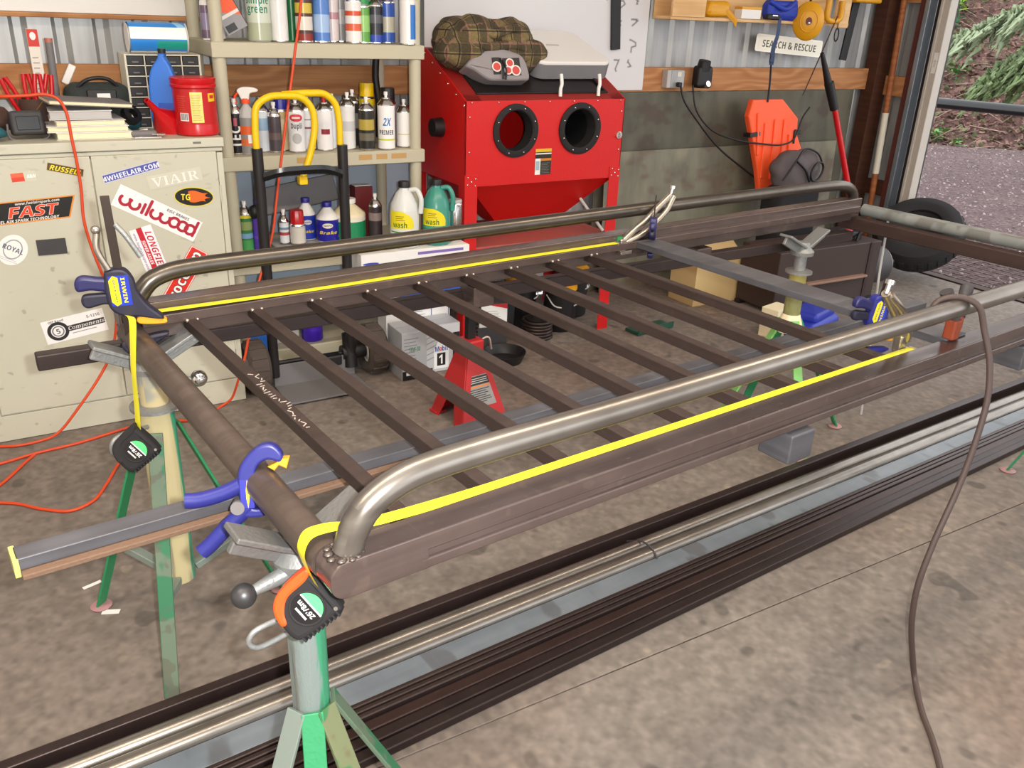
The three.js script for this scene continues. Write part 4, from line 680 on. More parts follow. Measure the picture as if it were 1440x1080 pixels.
// ------------------------------------------------------------------ hand truck in front of the shelving
{
  const z = -3.40, t = thing('hand_truck', 'black hand truck with a looped yellow handle in front of the shelving', 'hand truck', [1.05, 0, z]);
  const P = (x, y, dz = 0) => V(x - 1.05, y, dz);
  part('handle', [tube([P(.872, 0.98), P(.874, 1.1), P(.885, 1.165), P(.93, 1.198), P(1.0, 1.203), P(1.06, 1.195), P(1.098, 1.155), P(1.106, 1.09), P(1.085, .99), P(1.045, .885)], 0.0135, 70, 12), tube([P(.99, 1.205, -0.02), P(1.1, 1.21, -0.02), P(1.16, 1.205, -0.02), P(1.2, 1.17, -0.02), P(1.213, 1.11, -0.02), P(1.214, 0.99, -0.02)], 0.0135, 50, 12), box(0.034, 0.032, 0.034, -0.006, 0.882, 0.003, 0.004)], MT.yellow, t);
  for (const x of [0.874, 1.216]) part('side_rail', [tube([P(x, 0.06), P(x, 0.4), P(x, 0.7), P(x, 1.012)], 0.021, 20, 14)], mat(0x1d1a1b, 0.4), t);
  part('cross_strap', [strip([[P(.885, .905, .02), V(0, 1, 0)], [P(.95, .925, .045), V(0, 1, 0)], [P(1.05, .93, .05), V(0, 1, 0)], [P(1.14, .925, .045), V(0, 1, 0)], [P(1.205, .9, .02), V(0, 1, 0)]], 0.034, 0.006)], MT.blackgloss, t);
  part('cross_strap', [strip([[P(.885, .60, .02), V(0, 1, 0)], [P(.95, .615, .045), V(0, 1, 0)], [P(1.05, .62, .05), V(0, 1, 0)], [P(1.14, .615, .045), V(0, 1, 0)], [P(1.205, .6, .02), V(0, 1, 0)]], 0.034, 0.006)], MT.blackgloss, t);
  part('cross_strap', [bar(P(.88, .33), P(1.21, .33), 0.03, 0.02)], MT.black, t);
  part('toe_plate', [box(0.36, 0.008, 0.2, 0, 0.012, 0.10, 0.002), box(0.36, 0.1, 0.008, 0, 0.06, 0.0, 0.002)], MT.gray, t);
  part('axle', [rod(P(.80, .112, -0.02), P(1.31, .112, -0.02), 0.01), rod(P(1.18, .112, -0.02), P(1.285, .112, -0.02), 0.034), rod(P(1.215, 0.05), P(1.215, 0.2, -0.02), 0.03), box(0.07, 0.05, 0.05, 0.08, 0.1, 0.01, 0.01)], MT.black, t);
  for (const x of [0.80, 1.325]) {
    const w = part('wheel', mv(lathe([[0.062, -0.04], [0.092, -0.046], [0.108, -0.034], [0.113, 0], [0.108, 0.034], [0.092, 0.046], [0.062, 0.04], [0.062, -0.04]], 32), 0, 0, 0, 0, 0, Math.PI / 2), mat(0x4a403a, 0.9), t); w.position.set(x - 1.05, 0.114, -0.02);
    part('tread', Array.from({ length: 14 }, (_, i) => mv(mv(box(0.064, 0.008, 0.016, 0, 0.1115, 0, 0.002)), 0, 0, 0, i * Math.PI / 7)), mat(0x4a403a, 0.9), w);
    part('hub', mv(lathe([[0, 0.03], [0.03, 0.034], [0.06, 0.022], [0.063, 0.03], [0.063, -0.03], [0.06, -0.022], [0.03, -0.034], [0, -0.03]], 28), 0, 0, 0, 0, 0, Math.PI / 2), MT.white, w);
    part('nut', mv(cyl(0.012, 0.012, 0.09, 0, 0, 0, 6), 0, 0, 0, 0, 0, Math.PI / 2), MT.chrome, w);
  }
}
// ------------------------------------------------------------------ boxes and jugs beside the truck
{
  const bk = (name, label, x0, x1, y0, y1, zf, dp, mt, draw, turn = 0) => {
    const t = thing(name, label, 'box', [(x0 + x1) / 2, y0 + 0.0005, zf - dp / 2], turn), w = x1 - x0, h = y1 - y0 - 0.001;
    part('carton', box(w, h, dp, 0, h / 2, 0, 0.002), mt, t);
    const k = cell(draw), p = part('print', print(w - 0.003, h - 0.003, k), cellMat(k, 0.5), t, true); p.position.set(0, h / 2, dp / 2 + 0.0006);
    part('flap', [box(w * 0.98, 0.0016, dp * 0.47, 0, h + 0.0006, dp * 0.245, 0), box(w * 0.98, 0.0016, dp * 0.47, 0, h + 0.0006, -dp * 0.245, 0)], mt, t);
    return t;
  };
  const oil = (c, w, h) => { const g = c.createLinearGradient(0, 0, 256, 256); fill(c, w, h, '#b9bbbe'); c.strokeStyle = '#8c8e92'; c.lineWidth = 6; for (let i = 0; i < 6; i++) { c.beginPath(); c.moveTo(0, 40 + i * 30); c.lineTo(110, 10 + i * 30); c.stroke(); }
    c.fillStyle = '#e4e6e8'; c.beginPath(); c.moveTo(70, 240); c.lineTo(70, 130); c.lineTo(112, 70); c.lineTo(160, 70); c.lineTo(176, 130); c.lineTo(176, 240); c.fill();
    txt(c, 'M', 92, 130, 40, '#2a4aa0'); txt(c, 'o', 118, 130, 36, '#d02a30'); txt(c, 'bil', 148, 130, 38, '#2a4aa0'); c.fillStyle = '#1a1a1c'; c.fillRect(92, 154, 60, 70); txt(c, '1', 122, 190, 72, '#f2f2f2'); c.fillStyle = '#141416'; c.fillRect(206, 50, 50, 206); c.fillRect(0, 230, 60, 26); };
  bk('oil_box', 'silver motor oil carton on the floor, the one behind the right truck wheel', 1.395, 1.515, 0, 0.225, -3.245, 0.16, mat(0xa9abae, 0.35, 0.2), (c, w, h) => { fill(c, w, h, '#9c9ea2'); c.fillStyle = '#141416'; c.fillRect(0, 205, w, 51); c.fillStyle = '#d8dadc'; c.fillRect(40, 214, 90, 16); lines(c, 20, 30, 150, 8, 18, '#74767a', 5); txt(c, '10W-30', 130, 90, 34, '#3a6a4a'); });
  bk('oil_box', 'silver motor oil carton with a printed bottle, beside the red jack stand', 1.52, 1.70, 0, 0.225, -3.285, 0.14, mat(0xb4b6b9, 0.35, 0.2), oil);
  bk('parts_box', 'white carton with blue heading behind the silver oil cartons', 1.40, 1.72, 0, 0.332, -3.43, 0.10, MT.white, (c, w, h) => { fill(c, w, h, '#e2e2e2'); c.fillStyle = '#3468b8'; c.fillRect(90, 0, 166, 34);  c.strokeStyle = '#3a4a78'; c.lineWidth = 3; c.strokeRect(180, 50, 70, 40); lines(c, 100, 50, 60, 5, 12, '#9aa0a8', 3); c.fillStyle = '#c02a30'; c.fillRect(76, 40, 16, 16); });
  bk('coolant_box', 'blue antifreeze carton on top of the white carton', 1.46, 1.77, 0.334, 0.47, -3.40, 0.13, MT.blue2, (c, w, h) => { fill(c, w, h, '#2c62c8'); c.fillStyle = '#6ea4e4'; c.fillRect(0, 60, w, 40); txt(c, 'Prestin', 110, 140, 60, '#eef2f8', { font: 'italic bold ' }); c.fillStyle = '#e8ecf2'; c.beginPath(); c.arc(220, 140, 18, 0, 7); c.fill(); });
  bk('white_tray_box', 'shallow white carton with violet print carrying the two gallon jugs', 1.27, 1.79, 0.473, 0.556, -3.375, 0.155, MT.white, (c, w, h) => { fill(c, w, h, '#e8e7e6'); c.fillStyle = '#3848a8'; c.beginPath(); c.arc(22, 128, 18, 0, 7); c.fill();  c.fillStyle = '#8a2030'; c.fillRect(60, 180, 40, 60); c.fillStyle = '#7a66b0'; c.fillRect(130, 30, 110, 40); });
  const gallon = (label, x, z, k, mt, capm) => {
    const t = thing('gallon_jug', label, 'jug', [x, 0.558, z], -0.25, undefined);
    part('body', lathe([[0, 0], [0.058, 0], [0.064, 0.006], [0.064, 0.14], [0.058, 0.19], [0.036, 0.235], [0.022, 0.25], [0.02, 0.262], [0, 0.262]], 30), mt, t);
    part('handle', tube([V(0.02, 0.247, 0.01), V(0.05, 0.25, 0.02), V(0.068, 0.215, 0.03), V(0.066, 0.15, 0.03)], 0.011, 24, 10), mt, t);
    part('cap', lathe([[0, 0.284], [0.022, 0.284], [0.024, 0.28], [0.024, 0.259], [0.018, 0.259]]), capm, t);
    const lg = new THREE.CylinderGeometry(0.0648, 0.0648, 0.15, 20, 1, true, -1.3, 1.9); lg.translate(0, 0.09, 0); part('label', cellUV(lg, k), cellMat(k, 0.4), t, true);
    return t;
  };
  const lab = g => cell((c, w, h) => { fill(c, w, h, g); c.fillStyle = '#e8d820'; c.beginPath(); c.moveTo(0, 0); c.lineTo(120, 0); c.quadraticCurveTo(230, 30, 240, 90); c.lineTo(240, 130); c.lineTo(0, 130); c.fill(); lines(c, 70, 36, 90, 3, 14, '#8a6a20', 5); txt(c, 'wash', 110, 100, 56, '#1f6a3a'); c.fillStyle = '#2f8a4a'; for (let i = 0; i < 5; i++) c.fillRect(10, 150 + i * 20, 210, 9); });
  gallon('milky white gallon jug with a yellow and green label', 1.505, -3.45, lab('#d8d8d0'), mat(0xd4d6d4, 0.35), MT.black);
  gallon('green gallon jug behind the milky white one', 1.66, -3.452, lab('#4a9a84'), mat(0x3f8f80, 0.3), MT.black);
  const cc = thing('chrome_canister', 'polished metal canister beside the red cabinet leg', 'canister', [1.755, 0.558, -3.45]); part('body', lathe([[0, 0], [0.03, 0], [0.032, 0.004], [0.032, 0.17], [0.028, 0.176], [0, 0.176]], 28), MT.chrome, cc); part('lid', lathe([[0, 0.19], [0.027, 0.19], [0.029, 0.186], [0.029, 0.176], [0, 0.176]]), MT.lightgray, cc);
}
// ------------------------------------------------------------------ red blast cabinet
{
  const cx = 2.232, cz = -3.72, t = thing('blast_cabinet', 'red sandblasting cabinet on legs with two glove holes', 'cabinet', [cx, 0, cz]);
  const zf = -3.45 - cz, zk = -3.99 - cz, w = 0.865, hw = w / 2, y0 = 0.795, y1 = 1.168, y2 = 1.362, zs = -3.85 - cz, HX = 0.176, HY = 1.036;
  const fr = shape([[-hw, y0], [hw, y0], [hw, y1], [-hw, y1]]);
  for (const s of [-1, 1]) { const p = new THREE.Path(); p.absarc(s * HX, HY, 0.095, 0, Math.PI * 2, true); fr.holes.push(p); }
  part('front_panel', ext(fr, 0.006, 0.0015).translate(0, 0, zf - 0.003), MT.red, t);
  const side = shape([[zf, y0], [zf, y1], [zs, y2], [zk, y2], [zk, y0]]);
  for (const s of [-1, 1]) { const g = ext(side, 0.006, 0.0015); g.applyMatrix4(new THREE.Matrix4().makeBasis(V(0, 0, 1), V(0, 1, 0), V(-1, 0, 0))); part('side_panel', g.translate(s * (hw - 0.003), 0, 0), MT.red, t); }
  part('back_panel', box(w - 0.012, y2 - y0, 0.006, 0, (y0 + y2) / 2, zk + 0.003, 0.001), MT.red, t);
  part('top_panel', box(w - 0.012, 0.006, zs - zk, 0, y2 - 0.003, (zs + zk) / 2, 0.001), MT.red, t);
  // sloping window frame
  const L = Math.hypot(zf - zs, y2 - y1), an = Math.atan2(y2 - y1, zf - zs), sl = new THREE.Group(); sl.name = 'window_hatch'; t.add(sl); sl.position.set(0, (y1 + y2) / 2, (zf + zs) / 2); sl.rotation.x = an;
  part('frame', [box(w - 0.012, 0.008, 0.05, 0, -0.004, L / 2 - 0.025, 0.001), box(w - 0.012, 0.008, 0.05, 0, -0.004, -L / 2 + 0.025, 0.001), box(0.075, 0.008, L, -hw + 0.043, -0.004, 0, 0.001), box(0.075, 0.008, L, hw - 0.043, -0.004, 0, 0.001)], mat(0x8a1a16, 0.55), sl);
  part('gasket', [box(w - 0.15, 0.01, 0.014, 0, 0.002, L / 2 - 0.055, 0.003), box(w - 0.15, 0.01, 0.014, 0, 0.002, -L / 2 + 0.055, 0.003), box(0.014, 0.01, L - 0.1, -hw + 0.085, 0.002, 0, 0.003), box(0.014, 0.01, L - 0.1, hw - 0.085, 0.002, 0, 0.003)], MT.black, sl);
  part('glass', box(w - 0.15, 0.005, L - 0.1, 0, -0.006, 0, 0.001), mat(0x1c1617, 0.3), sl);
  for (const s of [-1, 1]) {
    const r = part('glove_ring', mv(lathe([[0.088, 0], [0.118, 0], [0.118, 0.008], [0.112, 0.012], [0.094, 0.012], [0.088, 0.006], [0.088, -0.06], [0.086, -0.06], [0.086, 0]], 40), 0, 0, 0, Math.PI / 2), MT.rubber, t); r.position.set(s * HX, HY, zf);
    part('bolt', Array.from({ length: 8 }, (_, i) => new THREE.SphereGeometry(0.0042, 8, 6).translate(0.103 * Math.cos(i * Math.PI / 4 + 0.4), 0.103 * Math.sin(i * Math.PI / 4 + 0.4), 0.012)), MT.chrome, r);
  }
  const gl = part('glove_sleeve', mv(lathe([[0.093, 0], [0.09, -0.03], [0.075, -0.14], [0.06, -0.22], [0, -0.23]], 28), 0, 0, 0, Math.PI / 2), MT.black, t); gl.position.set(HX, HY, zf - 0.012);
  part('floor_pan', box(w - 0.014, 0.006, zf - zk - 0.014, 0, y0 + 0.003, (zf + zk) / 2, 0.001), MT.red, t);
  // hopper
  const q = (x, z, y) => V(x, y, z), up = [q(-hw + .03, zf - .01, y0), q(hw - .03, zf - .01, y0), q(hw - .03, zk + .02, y0), q(-hw + .03, zk + .02, y0)], lo = [q(-.14, zf - .2, .56), q(.2, zf - .2, .56), q(.2, zf - .36, .56), q(-.14, zf - .36, .56)];
  const hp = [], hv = (a, b, c, d) => { for (const v of [a, b, c, a, c, d]) hp.push(v.x, v.y, v.z); };
  for (let i = 0; i < 4; i++) hv(lo[i], lo[(i + 1) % 4], up[(i + 1) % 4], up[i]); hv(lo[0], lo[3], lo[2], lo[1]);
  const hg = new THREE.BufferGeometry(); hg.setAttribute('position', new THREE.Float32BufferAttribute(hp, 3)); hg.computeVertexNormals(); part('hopper', hg, MT.red, t);
  for (const sx of [-1, 1]) for (const [zz, sz] of [[zf, 1], [zk, -1]]) {
    const l = part('leg', [box(0.064, 0.85, 0.004, sx * (hw - 0.032), 0.425, zz + 0.002 * sz, 0.001), box(0.004, 0.85, 0.06, sx * (hw - 0.001), 0.425, zz - sz * 0.028, 0.001)], MT.red, t);
    if (sz > 0) part('bolt', [[0, 0], [0.022, 0.012], [-0.02, -0.012], [0.02, -0.018], [-0.018, 0.02]].map(([a, b]) => new THREE.SphereGeometry(0.0045, 8, 6).translate(sx * (hw - 0.032) + a, 0.82 + b, zz + 0.005)), MT.chrome, l);
  }
  part('base_shelf', [box(w - 0.02, 0.004, 0.5, 0, 0.508, (zf + zk) / 2, 0.001), box(w - 0.13, 0.03, 0.004, 0, 0.498, zf - 0.004, 0.001)], mat(0xa8564e, 0.6), t);
  part('base_lip', box(w - 0.13, 0.022, 0.003, 0, 0.496, zf + 0.0, 0.001), MT.red, t);
  part('rivet', [...Array.from({ length: 7 }, (_, i) => new THREE.SphereGeometry(0.004, 8, 6).translate(-hw + 0.03 + i * (w - 0.06) / 6, y1 - 0.008, zf + 0.002)), ...[[-hw + .02, .95], [-hw + .02, 1.1], [hw - .02, 1.11], [hw - .02, .93]].map(([x, y]) => new THREE.SphereGeometry(0.005, 8, 6).translate(x, y, zf + 0.002))], MT.chrome, t);
  part('side_rivet', Array.from({ length: 6 }, (_, i) => new THREE.SphereGeometry(0.005, 8, 6).translate(-hw - 0.001, lerp(y1, y2, i / 5) - 0.02, lerp(zf, zs, i / 5) - 0.01)), MT.chrome, t);
  part('lock', [mv(cyl(0.017, 0.019, 0.012, 0, 0, 0, 20), hw - 0.026, 1.0, zf + 0.004, Math.PI / 2), box(0.006, 0.03, 0.006, hw - 0.026, 1.0, zf + 0.013, 0.002)], MT.chrome, t);
  part('door_edge', box(0.02, 0.36, 0.03, hw + 0.01, 0.99, zf - 0.05, 0.004), MT.lightgray, t);
  part('vent', mv(cyl(0.04, 0.045, 0.05, 0, 0, 0, 24), -hw - 0.022, 1.03, zs + 0.16, 0, 0, Math.PI / 2), MT.black, t);
  part('pull_rod', rod(V(0.27, 0.70, zf - 0.12), V(0.36, 0.53, zf + 0.0), 0.008), MT.lightgray, t);
  const k = cell((c, w, h) => { fill(c, w, h, '#26241f'); c.fillStyle = '#d8b020'; c.fillRect(0, 0, w, 34); c.fillStyle = '#e8e6e0'; c.fillRect(0, 44, w, 12); c.fillRect(0, 96, 84, 160); c.fillStyle = '#c87a20'; c.fillRect(84, 96, 172, 24); c.fillStyle = '#9ab4c0'; c.fillRect(10, 120, 60, 90); lines(c, 100, 140, 140, 7, 16, '#6a675c', 6); });
  const lb = part('warning_label', print(0.088, 0.118, k), cellMat(k, 0.4), t, true); lb.position.set(-0.02, 0.892, zf + 0.0016);

  // on top of it
  const sy = (z) => y1 + (zf - z) / (zf - zs) * (y2 - y1);          // slope height in local z
  const lid = thing('light_lid', 'white-topped grey lid lying over the window of the blast cabinet', 'lid', [2.455, 1.342, -3.78], 0);
  const lr = (a, b, r = .05) => { const s = new THREE.Shape(); s.moveTo(-a + r, -b); s.lineTo(a - r, -b); s.absarc(a - r, -b + r, r, -Math.PI / 2, 0); s.lineTo(a, b - r); s.absarc(a - r, b - r, r, 0, Math.PI / 2); s.lineTo(-a + r, b); s.absarc(-a + r, b - r, r, Math.PI / 2, Math.PI); s.lineTo(-a, -b + r); s.absarc(-a + r, -b + r, r, Math.PI, Math.PI * 1.5); return s; };
  part('rim', mv(ext(lr(0.215, 0.2), 0.07, 0.004, 2), 0, 0, 0, -Math.PI / 2), mat(0x77777a, 0.5), lid); part('top', mv(ext(lr(0.213, 0.198), 0.02, 0.006, 3), 0, 0.038, 0, -Math.PI / 2), MT.white, lid); part('grip', box(0.07, 0.004, 0.012, -0.02, 0.05, 0.0, 0.002), MT.lightgray, lid);
  lid.rotation.x = an - 0.12;
  for (const [x, l] of [[2.30, 'left'], [2.515, 'right']]) { const c = thing('clip', l === 'left' ? 'white plastic clip under the lid edge, the one nearer the gauges' : 'white plastic clip under the lid edge, nearer the cabinet corner', 'clip', [x, 1.175, -3.468]); part('arm', tube([V(0, 0.005, 0), V(0.0, 0.04, 0.0), V(0.008, 0.055, -0.005), V(0.012, 0.1, -0.02)], 0.0085, 20, 8), MT.white, c); }

  const pod = thing('gauge_pod', 'grey moulded instrument pod with red round gauges on the blast cabinet', 'instrument panel', [2.0, 1.195, -3.525], -0.12);
  const ps = smoothShape([[-0.16, 0.07], [-0.10, 0.115], [0.0, 0.145], [0.1, 0.125], [0.15, 0.09], [0.165, 0.0], [0.12, -0.012], [0.0, -0.008], [-0.055, 0.0], [-0.12, 0.045]], 60);
  const pg = part('shell', ext(ps, 0.12, 0.015, 3), mat(0x8a8486, 0.6), pod); pg.position.set(0, 0.055, -0.02); pod.rotation.x = -0.35; pod.scale.setScalar(0.92);
  const ins = (x0, x1, yy0, yy1) => box(x1 - x0, yy1 - yy0, 0.004, (x0 + x1) / 2, (yy0 + yy1) / 2 + 0.055, 0.041, 0.002);
  part('bezel', [ins(-0.025, 0.015, 0.02, 0.1), ins(0.03, 0.12, 0.012, 0.095)], MT.black, pod);
  for (const [x, y, r] of [[-0.006, 0.055, 0.024], [0.065, 0.07, 0.021], [0.052, 0.036, 0.02], [0.092, 0.034, 0.025]]) { const g = part('gauge', mv(cyl(r * 0.82, r * 0.82, 0.004, 0, 0, 0, 24), x, y + 0.055, 0.0445, Math.PI / 2), mat(0xc02a24, 0.35), pod); part('ring', mv(new THREE.TorusGeometry(r * 0.9, 0.0034, 8, 28), x, y + 0.055, 0.0455), MT.white, g); }
  part('pod_cable', [tube([V(0.02, 0.15, 0.04), V(0.022, 0.09, 0.055), V(0.018, 0.05, 0.05)], 0.006, 16, 6), tube([V(0.03, 0.14, 0.045), V(0.035, 0.09, 0.06), V(0.03, 0.045, 0.05)], 0.005, 16, 6)], MT.black, pod);

  const jk = thing('plaid_jacket', 'crumpled olive and brown plaid jacket heaped on the blast cabinet', 'jacket', [2.03, 1.36, -3.74]);
  const lump = (rx, ry, rz, x, y, z, s) => blob(mv(new THREE.SphereGeometry(1, 48, 32).scale(rx, ry, rz), x, y, z), 0.022, 13, s);
  const jg = mergeGeometries([lump(.17, .10, .14, -0.09, 0.05, 0.02, 1), lump(.15, .085, .13, 0.1, 0.055, 0.0, 5), lump(.11, .09, .1, 0.19, -0.02, 0.05, 9), lump(.12, .075, .1, -0.15, -0.005, 0.09, 3), lump(.17, .06, .09, 0.04, -0.01, 0.1, 7)].map(clean)); part('cloth', jg, MT.plaid, jk);
  part('collar', [tube([V(-0.13, 0.115, 0.08), V(-0.02, 0.075, 0.145), V(0.1, 0.1, 0.11), V(0.2, 0.05, 0.1)], 0.02, 30, 10), tube([V(-0.2, 0.05, 0.11), V(-0.06, 0.02, 0.17), V(0.08, 0.03, 0.16), V(0.22, -0.02, 0.12)], 0.022, 30, 10)], MT.plaid, jk);
  const gr = thing('green_rag', 'strip of dark green cloth under the plaid jacket', 'rag', [1.845, 1.315, -3.70]); part('cloth', strip([[V(-0.03, 0.02, -0.04), V(0.3, 0, 1)], [V(0.0, 0.0, 0.02), V(0.3, 0, 1)], [V(0.05, -0.03, 0.08), V(0.3, 0, 1)]], 0.05, 0.008), mat(0x23624e, 0.8), gr);
  // under it
  const yb = (l, x, z, y, r, h) => { const b = thing('black_bucket', l, 'bucket', [x, y, z]); part('body', lathe([[0, 0], [r * 0.92, 0], [r, 0.01], [r, h - 0.01], [0, h - 0.01]], 28), MT.black, b); part('lid', lathe([[0, h + 0.006], [r * 0.75, h + 0.006], [r * 0.9, h], [r * 1.03, h - 0.002], [r * 1.03, h - 0.02]], 28), MT.amber, b); part('bail', tube([V(-r, h * 0.8, 0), V(-r * 0.8, h * 0.6, r * 0.75), V(r * 0.8, h * 0.6, r * 0.75), V(r, h * 0.8, 0)], 0.004, 20, 6), MT.lightgray, b); return b; };
  yb('black bucket with a yellow lid, nearest under the blast cabinet', 2.43, -3.56, 0, 0.085, 0.24); yb('black bucket with a yellow lid behind the left cabinet leg', 2.27, -3.70, 0, 0.085, 0.27); yb('black bucket with a yellow lid at the back by the steel plate', 2.62, -3.74, 0, 0.09, 0.27);
  const tin = thing('wire_coil', 'coil of dark brown wire lying under the blast cabinet', 'coil', [2.25, 0, -3.49]); for (let i = 0; i < 6; i++) part('turn', mv(new THREE.TorusGeometry(0.075 - 0.003 * (i % 2), 0.0085, 8, 32), 0, 0.009 + i * 0.0165, 0, Math.PI / 2), mat(0x3a2f2c, 0.4, 0.5), tin); part('core', cyl(0.06, 0.06, 0.1, 0, 0.0505, 0), MT.black, tin);
  const wp = thing('tagged_box', 'small white box with a red corner under the blast cabinet', 'box', [1.955, 0.0, -3.46], -0.2); const kk = cell((c, w, h) => { fill(c, w, h, '#d8d8d6'); c.fillStyle = '#b02028'; c.beginPath(); c.moveTo(60, 0); c.lineTo(256, 0); c.lineTo(256, 60); c.fill(); lines(c, 50, 80, 150, 6, 20, '#9a9896', 6); c.fillStyle = '#222'; c.fillRect(120, 210, 24, 46); });
  part('carton', box(0.15, 0.24, 0.09, 0, 0.12, 0, 0.002), MT.darkgray, wp); const wl = part('print', print(0.14, 0.115, kk), cellMat(kk, 0.5), wp, true); wl.position.set(0.002, 0.18, 0.0465);
  const bp = thing('drain_pan', 'round black drain pan on the floor by the oil cartons', 'pan', [1.93, 0, -3.27]); part('pan', lathe([[0, 0.002], [0.085, 0.002], [0.105, 0.05], [0.1, 0.05], [0.082, 0.008], [0, 0.008]], 32), MT.black, bp);
  const bc = thing('black_case', 'black plastic case standing behind the drain pan', 'case', [2.09, 0, -3.62]); part('shell', box(0.13, 0.26, 0.14, 0, 0.1305, 0, 0.012, 2), MT.black, bc); part('latch', box(0.03, 0.02, 0.01, 0, 0.2, 0.073, 0.003), MT.chrome, bc);
  const gp = thing('green_tray', 'flat dark green tray on the floor right of the cabinet leg', 'tray', [2.86, 0, -3.33], 0.1); part('tray', [box(0.26, 0.02, 0.1, 0, 0.01, 0, 0.004), box(0.26, 0.03, 0.006, 0, 0.025, 0.05, 0.002)], mat(0x1f4a3a, 0.5), gp);
}
// ------------------------------------------------------------------ red jack stand under the rack
{
  const t = thing('jack_stand', 'red steel jack stand with warning labels under the rack slats', 'jack stand', [1.505, 0, -2.82], 8 * D), b = 0.112, tp = 0.036, H = 0.30;
  const face = notch => { const s = [[-b, 0], [-b + 0.055, 0]]; if (notch) s.push([-0.01, 0.13], [0.01, 0.13]); s.push([b - 0.055, 0], [b, 0], [tp, H], [-tp, H]); return ext(shape(s), 0.005, 0.001); };
  for (let i = 0; i < 4; i++) {
    const g = face(i % 2 === 1), a = Math.atan2(b - tp, H); g.rotateX(-a); g.translate(0, 0, b); const m = part('side', g, MT.jack, t); m.rotation.y = i * Math.PI / 2;
    if (i === 0) {
      const k = cell((c, w, h) => { fill(c, w, h, '#8e8c8a'); c.fillStyle = '#2a2826'; c.fillRect(8, 8, 240, 70); c.fillStyle = '#d87a20'; c.fillRect(8, 84, 240, 12); lines(c, 30, 24, 190, 3, 16, '#c8c4c0', 5); lines(c, 24, 110, 200, 7, 17, '#2c2a28', 7); });
      const lbg = new THREE.BufferGeometry(); lbg.setAttribute('position', new THREE.Float32BufferAttribute([-0.068, 0.075, 0, 0.068, 0.075, 0, 0.036, 0.205, 0, -0.036, 0.205, 0], 3)); lbg.setAttribute('uv', new THREE.Float32BufferAttribute([0, 0, 1, 0, .76, 1, .24, 1], 2)); lbg.setIndex([0, 1, 2, 0, 2, 3]); lbg.computeVertexNormals(); lbg.rotateX(-a); lbg.translate(0, 0, b + 0.0035);
      part('warning_label', cellUV(lbg, k), cellMat(k, 0.4), m, true);
    }
  }
  for (const x of [-1, 1]) for (const z of [-1, 1]) part('foot', box(0.05, 0.012, 0.05, x * (b - 0.02), 0.006, z * (b - 0.02), 0.003), MT.jack, t);
  part('collar', [box(0.085, 0.05, 0.085, 0, H + 0.01, 0, 0.01)], MT.jack, t);
  part('ratchet_post', [box(0.036, 0.2, 0.03, 0, H + 0.04, 0, 0.004), ...Array.from({ length: 6 }, (_, i) => box(0.012, 0.008, 0.03, 0.022, H + 0.05 + i * 0.016, 0, 0.002))], MT.black, t);
  part('saddle', [box(0.075, 0.012, 0.04, 0, H + 0.145, 0, 0.003), box(0.01, 0.022, 0.04, -0.034, H + 0.156, 0, 0.002), box(0.01, 0.022, 0.04, 0.034, H + 0.156, 0, 0.002)], MT.black, t);
  part('lever', tube([V(0.04, H + 0.01, 0), V(0.075, H + 0.03, 0.02), V(0.085, H - 0.02, 0.03)], 0.005, 14, 6), MT.nickel, t);
}
